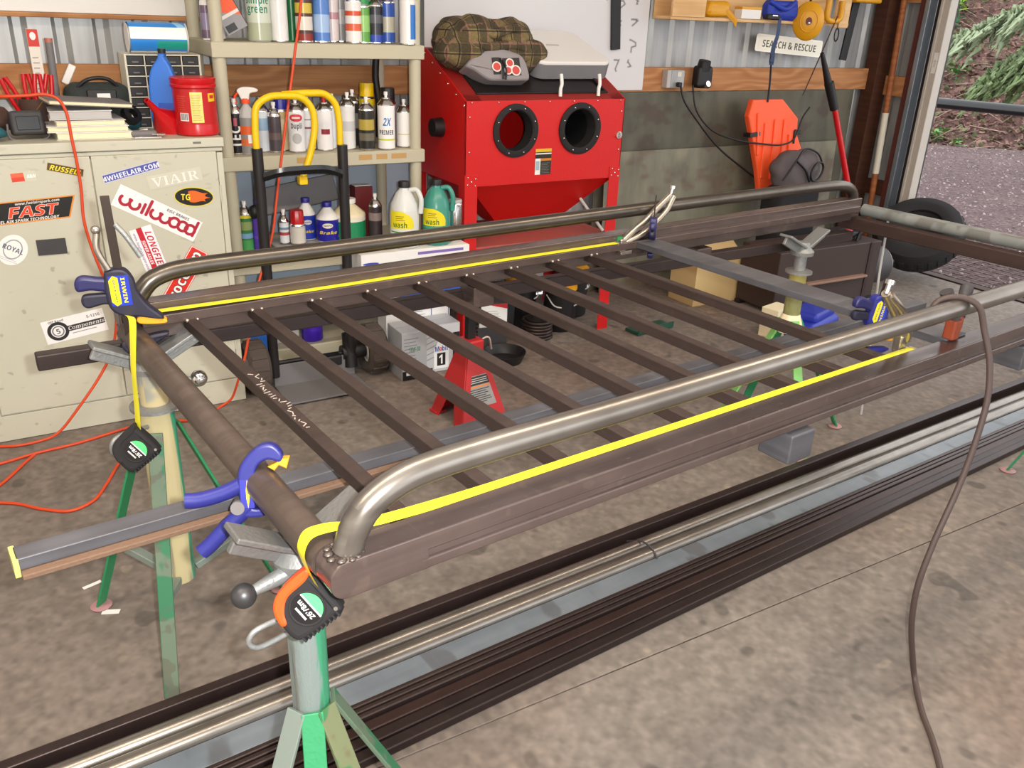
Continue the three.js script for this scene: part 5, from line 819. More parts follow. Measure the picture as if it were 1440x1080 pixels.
// ------------------------------------------------------------------ right half of the back wall
{
  const p1 = thing('steel_sheet', 'tall weathered dark steel sheet leaning on the back wall', 'metal sheet', [4.0, 0, -4.035]); const a1 = part('plate', box(2.1, 1.138, 0.004, 0, 0.569, 0, 0.001), MT.sheet, p1); p1.rotation.x = -0.025;
  const p2 = thing('steel_plate', 'lower grey-green steel plate standing in front of the taller sheet', 'metal sheet', [3.95, 0, -3.975]); part('plate', box(1.92, 0.82, 0.005, 0, 0.41, 0, 0.001), mat(0xe6e4d8, 0.5, 0.1, { map: T.sheet }), p2); p2.rotation.x = -0.05;
  const tr = thing('wall_tray', 'pale wooden wall tray holding yellow and blue straps', 'tray', [3.99, 1.53, -3.97]);
  part('bottom_board', box(1.42, 0.018, 0.16, 0, 0.004, -0.02, 0.003), MT.pine, tr); part('front_board', box(0.235, 0.2, 0.018, -0.592, 0.11, 0.06, 0.003), MT.pine, tr); part('end_board', box(0.12, 0.34, 0.018, 0.635, 0.155, 0.06, 0.003), MT.pine, tr); part('back_board', box(1.42, 0.3, 0.012, 0, 0.16, -0.093, 0.002), MT.pine, tr);
  const yt = thing('yellow_strap_bundle', 'bundled yellow ratchet strap in the wall tray', 'strap', [3.62, 1.5435, -3.94]); part('web', blob(mv(new RoundedBoxGeometry(0.17, 0.08, 0.08, 6, 0.03), 0, 0.042, 0), 0.012, 25), MT.amber, yt); part('tail', strip([[V(0.05, 0.03, 0.045), V(0, 1, 0.2)], [V(0.09, 0.0, 0.055), V(0, 1, 0.2)], [V(0.12, -0.03, 0.056), V(0, 1, 0.2)]], 0.035, 0.003), MT.amber, yt);
  const wbx = thing('white_label_box', 'flat white and yellow box in the wall tray', 'box', [3.86, 1.5435, -3.93]); part('carton', box(0.15, 0.05, 0.06, 0, 0.025, 0, 0.002), MT.white, wbx); part('lid', box(0.152, 0.014, 0.062, 0, 0.056, 0, 0.002), MT.amber, wbx);
  const bst = thing('blue_strap_bundle', 'tangle of blue webbing in the wall tray', 'strap', [4.09, 1.5435, -3.93]); part('web', [blob(mv(new RoundedBoxGeometry(0.24, 0.1, 0.08, 6, 0.03), 0.02, 0.052, 0), 0.016, 22, 8), tube([V(-0.1, 0.1, 0.03), V(0, 0.06, 0.06), V(0.1, 0.1, 0.04)], 0.014, 20, 8)], mat(0x1f3aa8, 0.6), bst);
  const bt = thing('buckle', 'black and chrome ratchet buckle in front of the blue webbing', 'buckle', [4.015, 1.5435, -3.885]); part('body', box(0.1, 0.03, 0.03, 0, 0.016, 0, 0.008), MT.black, bt); part('pin', mv(cyl(0.008, 0.008, 0.04, 0, 0, 0, 10), 0.0, 0.022, 0.012, 0, 0, Math.PI / 2), MT.chrome, bt);
  const rl = thing('yellow_reel', 'round ribbed yellow plastic reel hanging over the tray edge', 'reel', [4.285, 1.545, -3.86], -0.75);
  part('dome', mv(lathe([[0, 0.045], [0.03, 0.044], [0.07, 0.034], [0.095, 0.012], [0.098, 0], [0.09, -0.02], [0, -0.024]], 36), 0, 0, 0, Math.PI / 2), MT.amber, rl); part('rib', [mv(new THREE.TorusGeometry(0.094, 0.006, 8, 40)), mv(new THREE.TorusGeometry(0.055, 0.004, 8, 36), 0, 0, 0.038)], MT.amber, rl); rl.scale.set(0.9, 1.08, 1); part('hub', mv(cyl(0.018, 0.02, 0.012, 0, 0, 0, 16), 0, 0, 0.05, Math.PI / 2), MT.maroon, rl); part('screw', mv(new THREE.SphereGeometry(0.01, 12, 8), 0.0, -0.01, 0.056), MT.chrome, rl);
  part('hook', tube([V(0, 0.09, -0.02), V(0, 0.12, -0.05), V(0, 0.1, -0.075)], 0.006, 12, 6), MT.black, rl);
  const yh = thing('yellow_bracket', 'yellow U-shaped holder beside the ribbed reel', 'holder', [4.52, 1.545, -3.88]); part('yoke', tube([V(-0.06, 0.12, 0), V(-0.055, 0.02, 0), V(0, 0.005, 0), V(0.055, 0.02, 0), V(0.06, 0.12, 0)], 0.017, 30, 10), MT.amber, yh);
  const rg = thing('key_ring', 'small black ring hanging below the right end of the tray', 'ring', [4.59, 1.475, -3.895]); part('ring', mv(new THREE.TorusGeometry(0.03, 0.004, 8, 24).scale(0.6, 1.2, 1)), MT.black, rg); part('cord', rod(V(0, 0.03, 0), V(-0.01, 0.08, 0.005), 0.003), MT.black, rg);
  const sg = thing('plate_sign', 'white reflective plate lettered SEARCH & RESCUE below the tray', 'sign', [4.377, 1.402, -4.06]);
  const rs = (w, h, r) => { const s = new THREE.Shape(); s.moveTo(-w + r, -h); s.lineTo(w - r, -h); s.absarc(w - r, -h + r, r, -Math.PI / 2, 0); s.lineTo(w, h - r); s.absarc(w - r, h - r, r, 0, Math.PI / 2); s.lineTo(-w + r, h); s.absarc(-w + r, h - r, r, Math.PI / 2, Math.PI); s.lineTo(-w, -h + r); s.absarc(-w + r, -h + r, r, Math.PI, Math.PI * 1.5); return s; };
  part('plate', ext(rs(0.292, 0.05, 0.016), 0.004, 0.001), mat(0xfffdf2, 0.3), sg);
  const k = cell((c, w, h) => { fill(c, w, h, '#f8f5e4'); txt(c, 'SEARCH & RESCUE', w / 2, h / 2 + 2, 40, '#4a4630', { font: '', sx: 0.98 }); }, 400, 60); const sp = part('lettering', print(0.56, 0.082, k), cellMat(k, 0.35), sg, true); sp.position.z = 0.0026; sg.rotation.z = -0.058;
  const bs = thing('blue_strap', 'blue webbing strap hanging from the tray over the sign', 'strap', [4.06, 1.1, -3.88]); part('web', strip([[V(0.01, 0.455, 0), V(1, 0, 0)], [V(0.0, 0.36, 0.01), V(1, 0, 0)], [V(-0.012, 0.3, 0.005), V(1, 0, 0.2)], [V(-0.006, 0.2, 0.0), V(1, 0, 0.3)]], 0.03, 0.003), mat(0x34466a, 0.7), bs); part('tail', tube([V(-0.006, 0.2, 0), V(0.005, 0.1, 0.0), V(0.0, -0.01, 0.01)], 0.006, 14, 6), mat(0x1f2433, 0.7), bs); part('buckle', box(0.034, 0.045, 0.012, -0.01, 0.235, 0.003, 0.004), mat(0x2a3a5c, 0.6), bs);
  const ln = thing('hang_line', 'thin brown cord hanging down across the sign to the steel sheet', 'cord', [4.5, 1.0, -3.9]); part('cord', tube([V(-0.07, 0.12, -0.04), V(-0.04, 0.3, 0), V(0.0, 0.45, 0.02), V(0.03, 0.58, 0.04)], 0.0035, 24, 6), MT.brown, ln);
  const hb = (n, l, pts, w) => { const t = thing(n, l, 'bar', pts[0]); const d = V(...pts[1]).sub(V(...pts[0])); part('blade', bar(V(0, 0, 0), d, w, 0.014, 0.003, V(0, 0, 1)), MT.black, t); part('hook', tube([d.clone().multiplyScalar(0.98), d.clone().multiplyScalar(1.03).add(V(0, 0, -0.02)), d.clone().multiplyScalar(1.03).add(V(0, 0, -0.05))], 0.004, 10, 6), MT.gray, t); };
  hb('black_bar', 'black flat bar hanging over the paper plans', [[3.03, 1.362, -4.05], [3.0, 1.70, -4.05]], 0.06); hb('black_bar', 'black flat bar hanging at the right end of the corrugated wall', [[4.845, 1.324, -4.03], [4.885, 1.72, -4.03]], 0.062);
  const yb = thing('yellow_case', 'yellow plastic case at the top right above the black bar', 'case', [4.92, 1.665, -4.0]); part('shell', box(0.24, 0.12, 0.08, 0, 0.06, 0, 0.012, 2), MT.amber, yb); part('latch', box(0.04, 0.02, 0.01, 0, 0.05, 0.043, 0.003), MT.black, yb);
  const ob = thing('outlet_box', 'galvanized outlet box with two sockets on the wooden girt', 'outlet', [3.455, 1.211, -4.045]); part('box', box(0.125, 0.098, 0.05, 0, 0, 0, 0.005), MT.lightgray, ob); part('cover', box(0.095, 0.09, 0.004, 0.012, 0, 0.027, 0.002), MT.galv, ob); part('socket', [box(0.03, 0.026, 0.004, 0.02, -0.028, 0.03, 0.002), box(0.03, 0.026, 0.004, 0.02, 0.026, 0.03, 0.002)], MT.offwhite, ob); part('plug', box(0.026, 0.026, 0.03, 0.012, -0.028, 0.045, 0.006), MT.black, ob);
  const ad = thing('power_adapter', 'bulky black power adapter with a chrome tip beside the outlet box', 'adapter', [3.635, 1.215, -4.0]); part('body', blob(mv(new RoundedBoxGeometry(0.11, 0.12, 0.07, 5, 0.02), 0, 0.01, 0), 0.006, 20), MT.black, ad); part('neck', mv(cyl(0.035, 0.04, 0.05, 0, 0, 0, 18), -0.005, 0.075, 0.01, 0.2), MT.black, ad); part('tip', mv(cyl(0.017, 0.017, 0.03, 0, 0, 0, 16), 0.01, -0.03, 0.035, 1.2), MT.chrome, ad);
  const c1 = thing('wall_cord', 'black power cord sagging from the outlet box behind the rack', 'cord', [3.478, 1.18, -4.0]); part('cord', tube([V(0, 0, 0), V(.02, -.08, .02), V(.097, -.18, .05), V(.294, -.351, .06), V(.56, -.514, .08), V(.7, -.598, .1), V(.78, -.7, .12), V(.8, -1.17, .15)], 0.006, 60, 7), MT.black, c1);
  const c2 = thing('wall_cord', 'black power cord looping from the adapter onto the orange board', 'cord', [3.56, 1.16, -3.99]); part('cord', tube([V(0, 0.02, 0), V(.035, -.12, .02), V(.14, -.23, .06), V(.3, -.285, .12), V(.45, -.305, .15), V(.62, -.315, .175), V(.70, -.29, .18), V(.73, -.24, .18), V(.76, -.16, .175), V(.82, -.1, .165)], 0.0055, 70, 7), MT.black, c2);
  // orange board with its bag
  const bd = thing('rescue_board', 'orange plastic rescue board leaning on the steel plates', 'rescue board', [4.13, 0.58, -3.865]);
  const os = shape([[-.05, -.03], [.34, -.03], [.335, .1], [.3, .187], [.222, .313], [.215, .41], [.15, .46], [.065, .525], [-.185, .525], [-.21, .43], [-.17, .325], [-.09, .11]]);
  part('shell', ext(os, 0.045, 0.01, 2), MT.litter, bd); 
  part('ridge', [[-.06, .06, .33, .03], [0.02, .05, .36, .03], [0.1, .05, .36, .03], [-.125, .2, .25, .02], [.16, .06, .26, .025]].map(([x, y, h, w]) => mv(box(w, h, 0.014, 0, 0, 0, 0.006, 2), x, y + h / 2, 0.026, 0, 0, x < -.1 ? 0.12 : x > .15 ? 0.1 : 0.02)), MT.litter, bd);
  part('strap', [mv(box(0.085, 0.026, 0.06, 0, 0, 0, 0.004), -.15, .325, 0.002, 0, 0, 0.1), mv(box(0.05, 0.028, 0.06, 0, 0, 0, 0.004), .215, .33, 0.002, 0, 0, -0.1), box(0.012, 0.08, 0.012, .19, .3, 0.026, 0.003)], MT.black, bd); bd.rotation.x = -0.06;
  const gb = thing('grey_bag', 'slumped grey canvas bag with black loops against the orange board', 'bag', [4.22, 0.0, -3.72]); part('sack', blob(mv(new THREE.SphereGeometry(1, 40, 28).scale(.19, .13, .085), 0, 0.70, 0), 0.022, 12, 3), mat(0x5a5254, 0.9), gb); part('base', blob(mv(new RoundedBoxGeometry(0.4, 0.62, 0.16, 8, 0.06), 0, 0.312, 0), 0.012, 10, 5), mat(0x171517, 0.9), gb);
  part('loop', [mv(new THREE.TorusGeometry(0.062, 0.007, 8, 30).scale(1.1, 0.85, 1), 0.09, 0.705, 0.095, 0, 0.2, 0.4), tube([V(-.17, .66, .07), V(-.1, .78, .09), V(0, .84, .06), V(.1, .81, .07), V(.16, .74, .07)], 0.006, 30, 7), tube([V(-.1, .78, .09), V(-.02, .72, .1), V(.03, .65, .1)], 0.008, 20, 7)], MT.black, gb);
  const bc = thing('bolt_cutter', 'long pry tool with a black head and red handle leaning right of the orange board', 'pry tool', [4.9, 0.0, -3.78]); part('handle', rod(V(0.09, 0.1, 0.06), V(-.265, 1.05, -.07), 0.021, 0.018, 16), MT.redgloss, bc); part('head', [rod(V(-.265, 1.04, -.07), V(-.34, 1.2, -.085), 0.026, 0.03, 14), rod(V(-.34, 1.19, -.085), V(-.44, 1.37, -.09), 0.024, 0.012, 14)], MT.black, bc); part('tip', rod(V(0.09, 0.1, 0.06), V(0.12, 0.002, 0.075), 0.018), MT.black, bc);
  const pl = thing('wooden_pole', 'worn wooden pole standing in the corner by the door track', 'pole', [5.235, 0.0, -3.88]); part('shaft', rod(V(-0.0, 0.0, 0.0), V(-0.005, 2.3, -0.09), 0.021, 0.019, 14), mat(0xd8b48a, 0.6, 0, { map: T.wood }), pl); part('wrap', rod(V(-0.001, 0.6, -0.0235), V(-0.0022, 1.0, -0.039), 0.0225, 0.0222, 14), MT.offwhite, pl);
  // machine and boxes by the door
  const mc = thing('engine_box', 'dark brown steel engine box with a round motor end by the door', 'machine', [4.07, 0, -3.36], -0.02);
  part('case', [box(0.83, 0.34, 0.3, 0, 0.19, 0, 0.006)], mat(0x3d2f2b, 0.6, 0.2), mc); part('skid', [box(0.86, 0.024, 0.04, 0, 0.012, 0.12, 0.003), box(0.86, 0.024, 0.04, 0, 0.012, -0.12, 0.003)], MT.black, mc); part('ledge', box(0.5, 0.014, 0.04, 0.05, 0.165, 0.165, 0.003), mat(0x8a6a58, 0.6), mc); part('edge_strap', box(0.03, 0.34, 0.006, 0.33, 0.19, 0.153, 0.002), mat(0x2c1a17, 0.6), mc);
  part('motor', [mv(cyl(0.115, 0.115, 0.16, 0, 0, 0, 30), 0.5, 0.17, 0.02, 0, 0, Math.PI / 2)], MT.darkgray, mc); part('motor_ring', mv(new THREE.TorusGeometry(0.098, 0.013, 10, 36), 0.585, 0.17, 0.02, 0, Math.PI / 2), MT.nickel, mc); part('fan_cover', mv(lathe([[0, 0.03], [0.05, 0.026], [0.09, 0.0], [0, 0]], 28), 0.58, 0.17, 0.02, 0, 0, -Math.PI / 2), MT.gray, mc); part('shaft', mv(cyl(0.018, 0.018, 0.12, 0, 0, 0, 12), 0.66, 0.17, 0.02, 0, 0, Math.PI / 2), MT.black, mc);
  part('linkage', [rod(V(-0.05, 0.36, 0.05), V(0.3, 0.4, 0.08), 0.012), rod(V(0.1, 0.36, -0.05), V(0.32, 0.44, 0.02), 0.014), rod(V(0.25, 0.36, 0.1), V(0.28, 0.46, 0.1), 0.01), box(0.2, 0.05, 0.16, 0.22, 0.385, 0, 0.01)], MT.black, mc); part('red_cap', mv(new THREE.SphereGeometry(0.022, 14, 10), 0.2, 0.425, 0.07), mat(0xa8484c, 0.5), mc);
  const tb = thing('cardboard_box', 'open tan cardboard box on the floor beyond the grey cross bar', 'box', [3.60, 0, -3.64]); part('carton', box(0.52, 0.25, 0.22, 0, 0.125, 0, 0.002), MT.tan, tb); part('flap', mv(box(0.52, 0.003, 0.12, 0, 0, 0, 0), 0, 0.265, -0.13, 0.6), MT.tan, tb); part('flap', mv(box(0.003, 0.12, 0.22, 0, 0, 0, 0), 0.275, 0.2, 0, 0, 0, 0.35), MT.offwhite, tb);
  const ty = thing('tyre', 'black rubber tyre leaning in the doorway behind the rack end beam', 'tyre', [5.16, 0.285, -3.43]); const tg = part('casing', lathe([[0.15, -0.075], [0.2, -0.09], [0.255, -0.075], [0.275, -0.03], [0.275, 0.03], [0.255, 0.075], [0.2, 0.09], [0.15, 0.075], [0.155, 0], [0.15, -0.075]], 44), MT.rubber, ty); tg.rotation.set(0.3, 0, 0.62);
  part('tread', Array.from({ length: 30 }, (_, i) => mv(box(0.012, 0.06, 0.03, 0.274, 0, 0, 0.002), 0, 0, 0, 0, i * Math.PI / 15, 0)), MT.rubber, tg); part('rim', lathe([[0, -0.02], [0.05, -0.02], [0.15, -0.05], [0.152, 0.05], [0.05, 0.02], [0, 0.02]], 30), MT.black, tg);
  const bl = thing('blue_tarp', 'folded blue tarpaulin on the floor behind the yellow-green stand', 'tarpaulin', [3.62, 0, -2.93], 0.3); part('fold', [blob(mv(new RoundedBoxGeometry(0.34, 0.09, 0.2, 6, 0.03), 0, 0.05, 0), 0.012, 14), blob(mv(new RoundedBoxGeometry(0.26, 0.05, 0.16, 6, 0.02), 0.03, 0.11, 0), 0.01, 16, 3)], mat(0x1f2fa0, 0.5), bl);
  const wk = thing('wood_block', 'pale wooden block standing on the floor near the blue tarpaulin', 'block', [3.42, 0, -2.98], 0.2); part('block', box(0.14, 0.16, 0.1, 0, 0.08, 0, 0.004), MT.cream2, wk);
}
// ------------------------------------------------------------------ the welded rack
MT.weld = mat(0x5c5450, 0.4, 0.7);
const A3 = (u, y, w) => V(u, y, w);
{
  const t = thing('steel_rack', 'long welded steel tube rack with round top rails and cross slats', 'rack', [0, 0, 0], YR);
  const rail = (w, y) => [A3(.402, .858, w), A3(.411, .885, w), A3(.428, .912, w), A3(.452, y - .019, w), A3(.486, y - .006, w), A3(.53, y, w), A3(.9, y, w), A3(1.6, y, w), A3(2.4, y, w), A3(2.98, y - .004, w), A3(3.06, y - .008, w), A3(3.12, y - .022, w), A3(3.155, y - .05, w), A3(3.165, .858, w)];
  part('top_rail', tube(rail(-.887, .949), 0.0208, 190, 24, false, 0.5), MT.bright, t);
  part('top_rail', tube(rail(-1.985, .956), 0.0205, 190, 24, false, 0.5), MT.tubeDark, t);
  const base = (w, s) => {
    const prof = (a, b, y0, y1, r) => { const sh = new THREE.Shape(); sh.moveTo(a + r, y0); sh.lineTo(b, y0); sh.lineTo(b, y1); sh.lineTo(a + r, y1); sh.absarc(a + r, y1 - r, r, Math.PI / 2, Math.PI); sh.lineTo(a, y0 + r); sh.absarc(a + r, y0 + r, r, Math.PI, Math.PI * 1.5); return sh; };
    const g = [bar(A3(.5, .8475, w), A3(3.19, .8475, w), .052, .027, .003), bar(A3(.5, .8265, w), A3(3.19, .8265, w), .04, .02, .001), bar(A3(.5, .8125, w), A3(3.19, .8125, w), .052, .017, .003), ext(prof(.366, .514, .8035, .8604, .024), .0512, .002, 2).translate(0, 0, w)];
    return g;
  };
  part('base_rail', base(-.888, 1), MT.steel, t); part('base_rail', [bar(A3(.37, .868, -1.985), A3(3.19, .868, -1.985), .052, .05, .004), bar(A3(.37, .824, -1.985), A3(3.19, .824, -1.985), .044, .036, .003), bar(A3(.41, .858, -1.944), A3(3.14, .858, -1.944), .03, .024, .003)], MT.steel, t);
  part('weld_bead', [...Array.from({ length: 12 }, (_, i) => new THREE.SphereGeometry(rr(.0035, .006), 7, 5).scale(1.3, .7, 1.1).translate(rr(-.003, .003) + .398 + .024 * Math.cos(i * .55), .861, -.887 + .024 * Math.sin(i * .55)))], MT.weld, t);
  part('weld_bead', [...Array.from({ length: 10 }, (_, i) => new THREE.SphereGeometry(rr(.004, .006), 8, 6).translate(.398 + .024 * Math.cos(i * .63), .894, -1.985 + .024 * Math.sin(i * .63)))], MT.weld, t);
  part('end_tube', tube([A3(.388, .833, -1.958), A3(.388, .833, -1.5), A3(.388, .833, -.915)], .0265, 30, 22), MT.tubeDark2, t);
  for (let i = 0; i < 9; i++) { const u = .505 + i * .1525 + .013; const s = part('slat', bar(A3(u, .8365, -1.959), A3(u, .8365, -.914), .026, .026, .003), MT.slat, t); part('tack_weld', [new THREE.SphereGeometry(.005, 8, 6).translate(u - .012, .8495, -1.926), new THREE.SphereGeometry(.004, 8, 6).translate(u + .012, .8485, -1.928)], MT.nickel, s);
    if (i === 0) part('chalk_mark', Array.from({ length: 26 }, (_, k) => mv(box(rr(.006, .014), .0006, .0022, 0, 0, 0, 0), u + rr(-.008, .008), .8497, -1.55 + k * .011, 0, rr(-1.4, 1.4), 0)), mat(0xa89c94, 0.9), s); }
  part('cross_channel', [bar(A3(1.965, .864, -2.01), A3(1.965, .864, -.90), .088, .006, .002), bar(A3(1.924, .856, -2.0), A3(1.924, .856, -.91), .006, .018, .002)], MT.bluegray, t);
  part('leg_stub', bar(A3(1.345, .80, -.888), A3(1.345, .738, -.888), .075, .072, .004, V(1, 0, 0)), MT.bluegray, t); part('leg_stub', bar(A3(2.27, .80, -.888), A3(2.27, .738, -.888), .075, .072, .004, V(1, 0, 0)), MT.bluegray, t);
  part('leg_stub', bar(A3(1.345, .80, -1.985), A3(1.345, .738, -1.985), .075, .072, .004, V(1, 0, 0)), MT.steel, t); part('leg_stub', bar(A3(2.27, .80, -1.985), A3(2.27, .738, -1.985), .075, .072, .004, V(1, 0, 0)), MT.steel, t);
  const eb = part('end_beam', [bar(A3(3.165, .795, -2.02), A3(3.165, .795, -.87), .05, .05, .005)], mat(0xb09a94, 0.55, 0.1, { map: T.steel }), t);
  part('wrapped_tube', tube([A3(3.205, .845, -1.955), A3(3.205, .845, -1.5), A3(3.205, .845, -.918)], .0235, 30, 18), mat(0xfff8e8, 0.6, 0, { map: T.mill }), t);
}
// ------------------------------------------------------------------ bars laid across the stands
{
  const nb = thing('support_bar', 'grey channel bar with a rusty edge lying across the front stands', 'bar', [0, 0, 0], YR);
  part('channel', bar(A3(.046, .768, -1.25), A3(2.45, .768, -1.25), .038, .02, .002), MT.bluegray, nb); part('rust_edge', bar(A3(.05, .753, -1.236), A3(2.45, .753, -1.236), .04, .009, .002), mat(0x6c5443, 0.85, 0, { bumpMap: T.grain, bumpScale: .001 }), nb); part('painted_end', bar(A3(.042, .764, -1.25), A3(.05, .764, -1.25), .047, .028, .001), mat(0xb8b46a, 0.6), nb);
  const fb = thing('support_bar', 'dark square bar lying across the rear stands under the far rail', 'bar', [0, 0, 0], YR);
  part('tube', bar(A3(.205, .757, -2.08), A3(3.1, .757, -1.93), .036, .038, .004), mat(0x9a9294, 0.45, 0.2, { map: T.steel }), fb);
}
// ------------------------------------------------------------------ pipe stands
function stand(label, p, turn, feet, mats, o = {}) {
  const t = thing('pipe_stand', label, 'pipe stand', p, turn), top = o.top ?? .65, bot = o.bot ?? .17, r = o.r ?? .04;
  part('column', lathe([[r - .006, bot], [r, bot], [r, top], [r - .006, top], [r - .006, bot]], 36, o.spin ?? 0), o.col || mats[0], t, !!o.col);
  if (!o.near) { part('collar_ring', lathe([[r, top - .004], [r + .016, top - .002], [r + .016, top + .006], [r - .012, top + .01], [r - .012, top - .004]], 28), MT.cast, t); part('inner_tube', cyl(.031, .031, .75 - top + .14, 0, (top - .14 + .75) / 2, 0, 22), mats[1], t); }
  else part('inner_tube', cyl(.022, .022, .14, 0, top + .03, 0, 20), MT.cast, t);
  feet.forEach(([a, R, m], i) => {
    const d = V(Math.cos(a), 0, Math.sin(a)), h0 = o.near ? bot + .03 : .6, A = d.clone().multiplyScalar(r + .004).setY(h0), B = d.clone().multiplyScalar(R).setY(.008), side = V(0, 1, 0).cross(d).normalize();
    const l = part('leg', [o.near ? bar(A, B, .036, .008, .002, d) : bar(A, B, .034, .007, .002, d)], m || mats[0], t); l.material = m || mats[0];
    part('foot_pad', mv(lathe([[0, 0.001], [.026, 0.001], [.028, .005], [.02, .009], [0, .01]], 18), B.x, 0, B.z), o.pad || mat(0xa88080, 0.6), l);
    if (!o.near) {
      const q = A.clone().lerp(B, .62); part('brace', [bar(d.clone().multiplyScalar(r + .002).setY(bot + .015), q, .026, .02, .003, V(0, 1, 0))], MT.cast2, t);
    }
  });
  // V head along local x
  const hy = o.hy ?? .758;
  part('head_boss', lathe([[0, hy - .02], [.042, hy - .018], [.044, hy - .004], [.03, hy + .01], [.022, hy + .03], [0, hy + .034]], 24), MT.cast, t);
  for (const s of [-1, 1]) part('v_arm', [bar(V(s * .008, hy + .012, 0), V(s * (o.span ?? .115), hy + .066, 0), .056, .01, .003), bar(V(s * .008, hy - .004, 0), V(s * (o.span ?? .115), hy + .05, 0), .012, .034, .003)], o.armMat || MT.cast, t);
  return t;
}
MT.overGrey = mat(0xffffff, 0.55, 0.1, { map: T.overGrey, bumpMap: T.grain, bumpScale: 0.0006 }); MT.overTan = mat(0xffffff, 0.6, 0.05, { map: T.overTan });
MT.clampNavy = mat(0x232256, 0.45);
MT.cast2 = mat(0x7f8a82, 0.6, 0.2);
{
  const c = V(.224, 0, -1.975), f = [[.041, -2.177], [.141, -1.717], [.49, -2.031]].map(([x, z]) => { const d = V(x - c.x, 0, z - c.z).applyAxisAngle(V(0, 1, 0), -YR); return [Math.atan2(d.z, d.x), Math.hypot(d.x, d.z)]; });
  const pale = mat(0x8fa894, 0.6, 0.05, { map: T.stand });
  f[1].push(mat(0xc4cfc0, 0.6, 0.05, { map: T.stand })); f[0].push(MT.green); f[2].push(MT.green);
  const a = stand('green pipe stand with a cream column under the far left rack corner', c, YR, f, [MT.stand, MT.standTan], { pad: mat(0xa87c80, 0.6), col: MT.overTan, spin: -0.1 });
  part('loop_handle', tube([V(-.03, .615, .03), V(-.08, .632, .07), V(-.115, .625, .085), V(-.12, .6, .085), V(-.1, .578, .085), V(-.075, .59, .075), V(-.07, .615, .07)], .0055, 30, 8), MT.cast, a); part('ball_knob', mv(new THREE.SphereGeometry(.02, 18, 14), .1, .705, .02), MT.chrome, a); part('lever', rod(V(.03, .71, .01), V(.1, .705, .02), .006), MT.cast, a);
  const n = stand('grey-green pipe stand in the foreground under the near rack corner', RK(.40, 0, -1.05), YR, [[Math.PI * .86, .27, MT.cast2], [Math.PI * .62, .25, MT.green], [Math.PI * .40, .26, mat(0xd0c8a0, 0.6, 0, { map: T.stand })], [Math.PI * .12, .28, mat(0xb8c8b8, 0.6, 0.05, { map: T.stand })]], [MT.standGrey = mat(0xc2c8c2, 0.6, 0.1, { map: T.stand }), MT.cast], { near: true, col: MT.overGrey, spin: -0.75, top: .665, bot: .45, r: .03, hy: .768, span: .1, armMat: mat(0x6e6d6b, 0.55, 0.4, { bumpMap: T.grain, bumpScale: 0.001 }) });
  part('collar', lathe([[.03, .64], [.036, .64], [.037, .668], [.03, .675], [.02, .675]], 28), MT.lightgray, n);
  part('lever', [rod(V(-.0, .75, .01), V(-.09, .738, .02), .017, .0075, 14), box(.05, .05, .04, .0, .75, .005, .012, 2)], MT.cast, n); part('ball_knob', mv(new THREE.SphereGeometry(.0185, 22, 16), -.097, .737, .02), mat(0x4a4a4c, 0.4, 0.6), n);
  part('loop_handle', tube([V(-.02, .69, .03), V(-.06, .695, .045), V(-.098, .692, .05), V(-.106, .678, .05), V(-.096, .664, .05), V(-.02, .655, .03)], .0045, 34, 8), MT.cast, n);
  const f3 = k => [[k, .27, MT.green], [k + 2.094, .27, MT.green], [k + 4.189, .27, MT.green]];
  { const yg = mat(0xdfe0a0, 0.6, 0.05, { map: T.standTan }), lg = mat(0x7ab868, 0.6, 0.05); const s3 = stand('pale yellow pipe stand under the far rail beyond the grey cross bar', V(2.55, 0, -2.15), YR, [[.47, .28, MT.green], [.47 + 1.57, .27, lg], [.47 + 3.14, .27, lg], [.47 - 1.57, .27, MT.green]], [yg, MT.standTan], { near: true, top: .665, bot: .45, r: .032, hy: .75 }); part('skirt', lathe([[.033, .5], [.05, .45], [.052, .43], [.03, .43]], 28), MT.cream2, s3); part('collar_ring', lathe([[.03, .66], [.05, .662], [.05, .67], [.022, .674]], 28), MT.cast, s3); }
  stand('green pipe stand at the right edge of the picture', V(3.17, 0, -1.22), YR, f3(4.05 - 2.094 + .52), [MT.stand, MT.standTan], { hy: .75 });
}
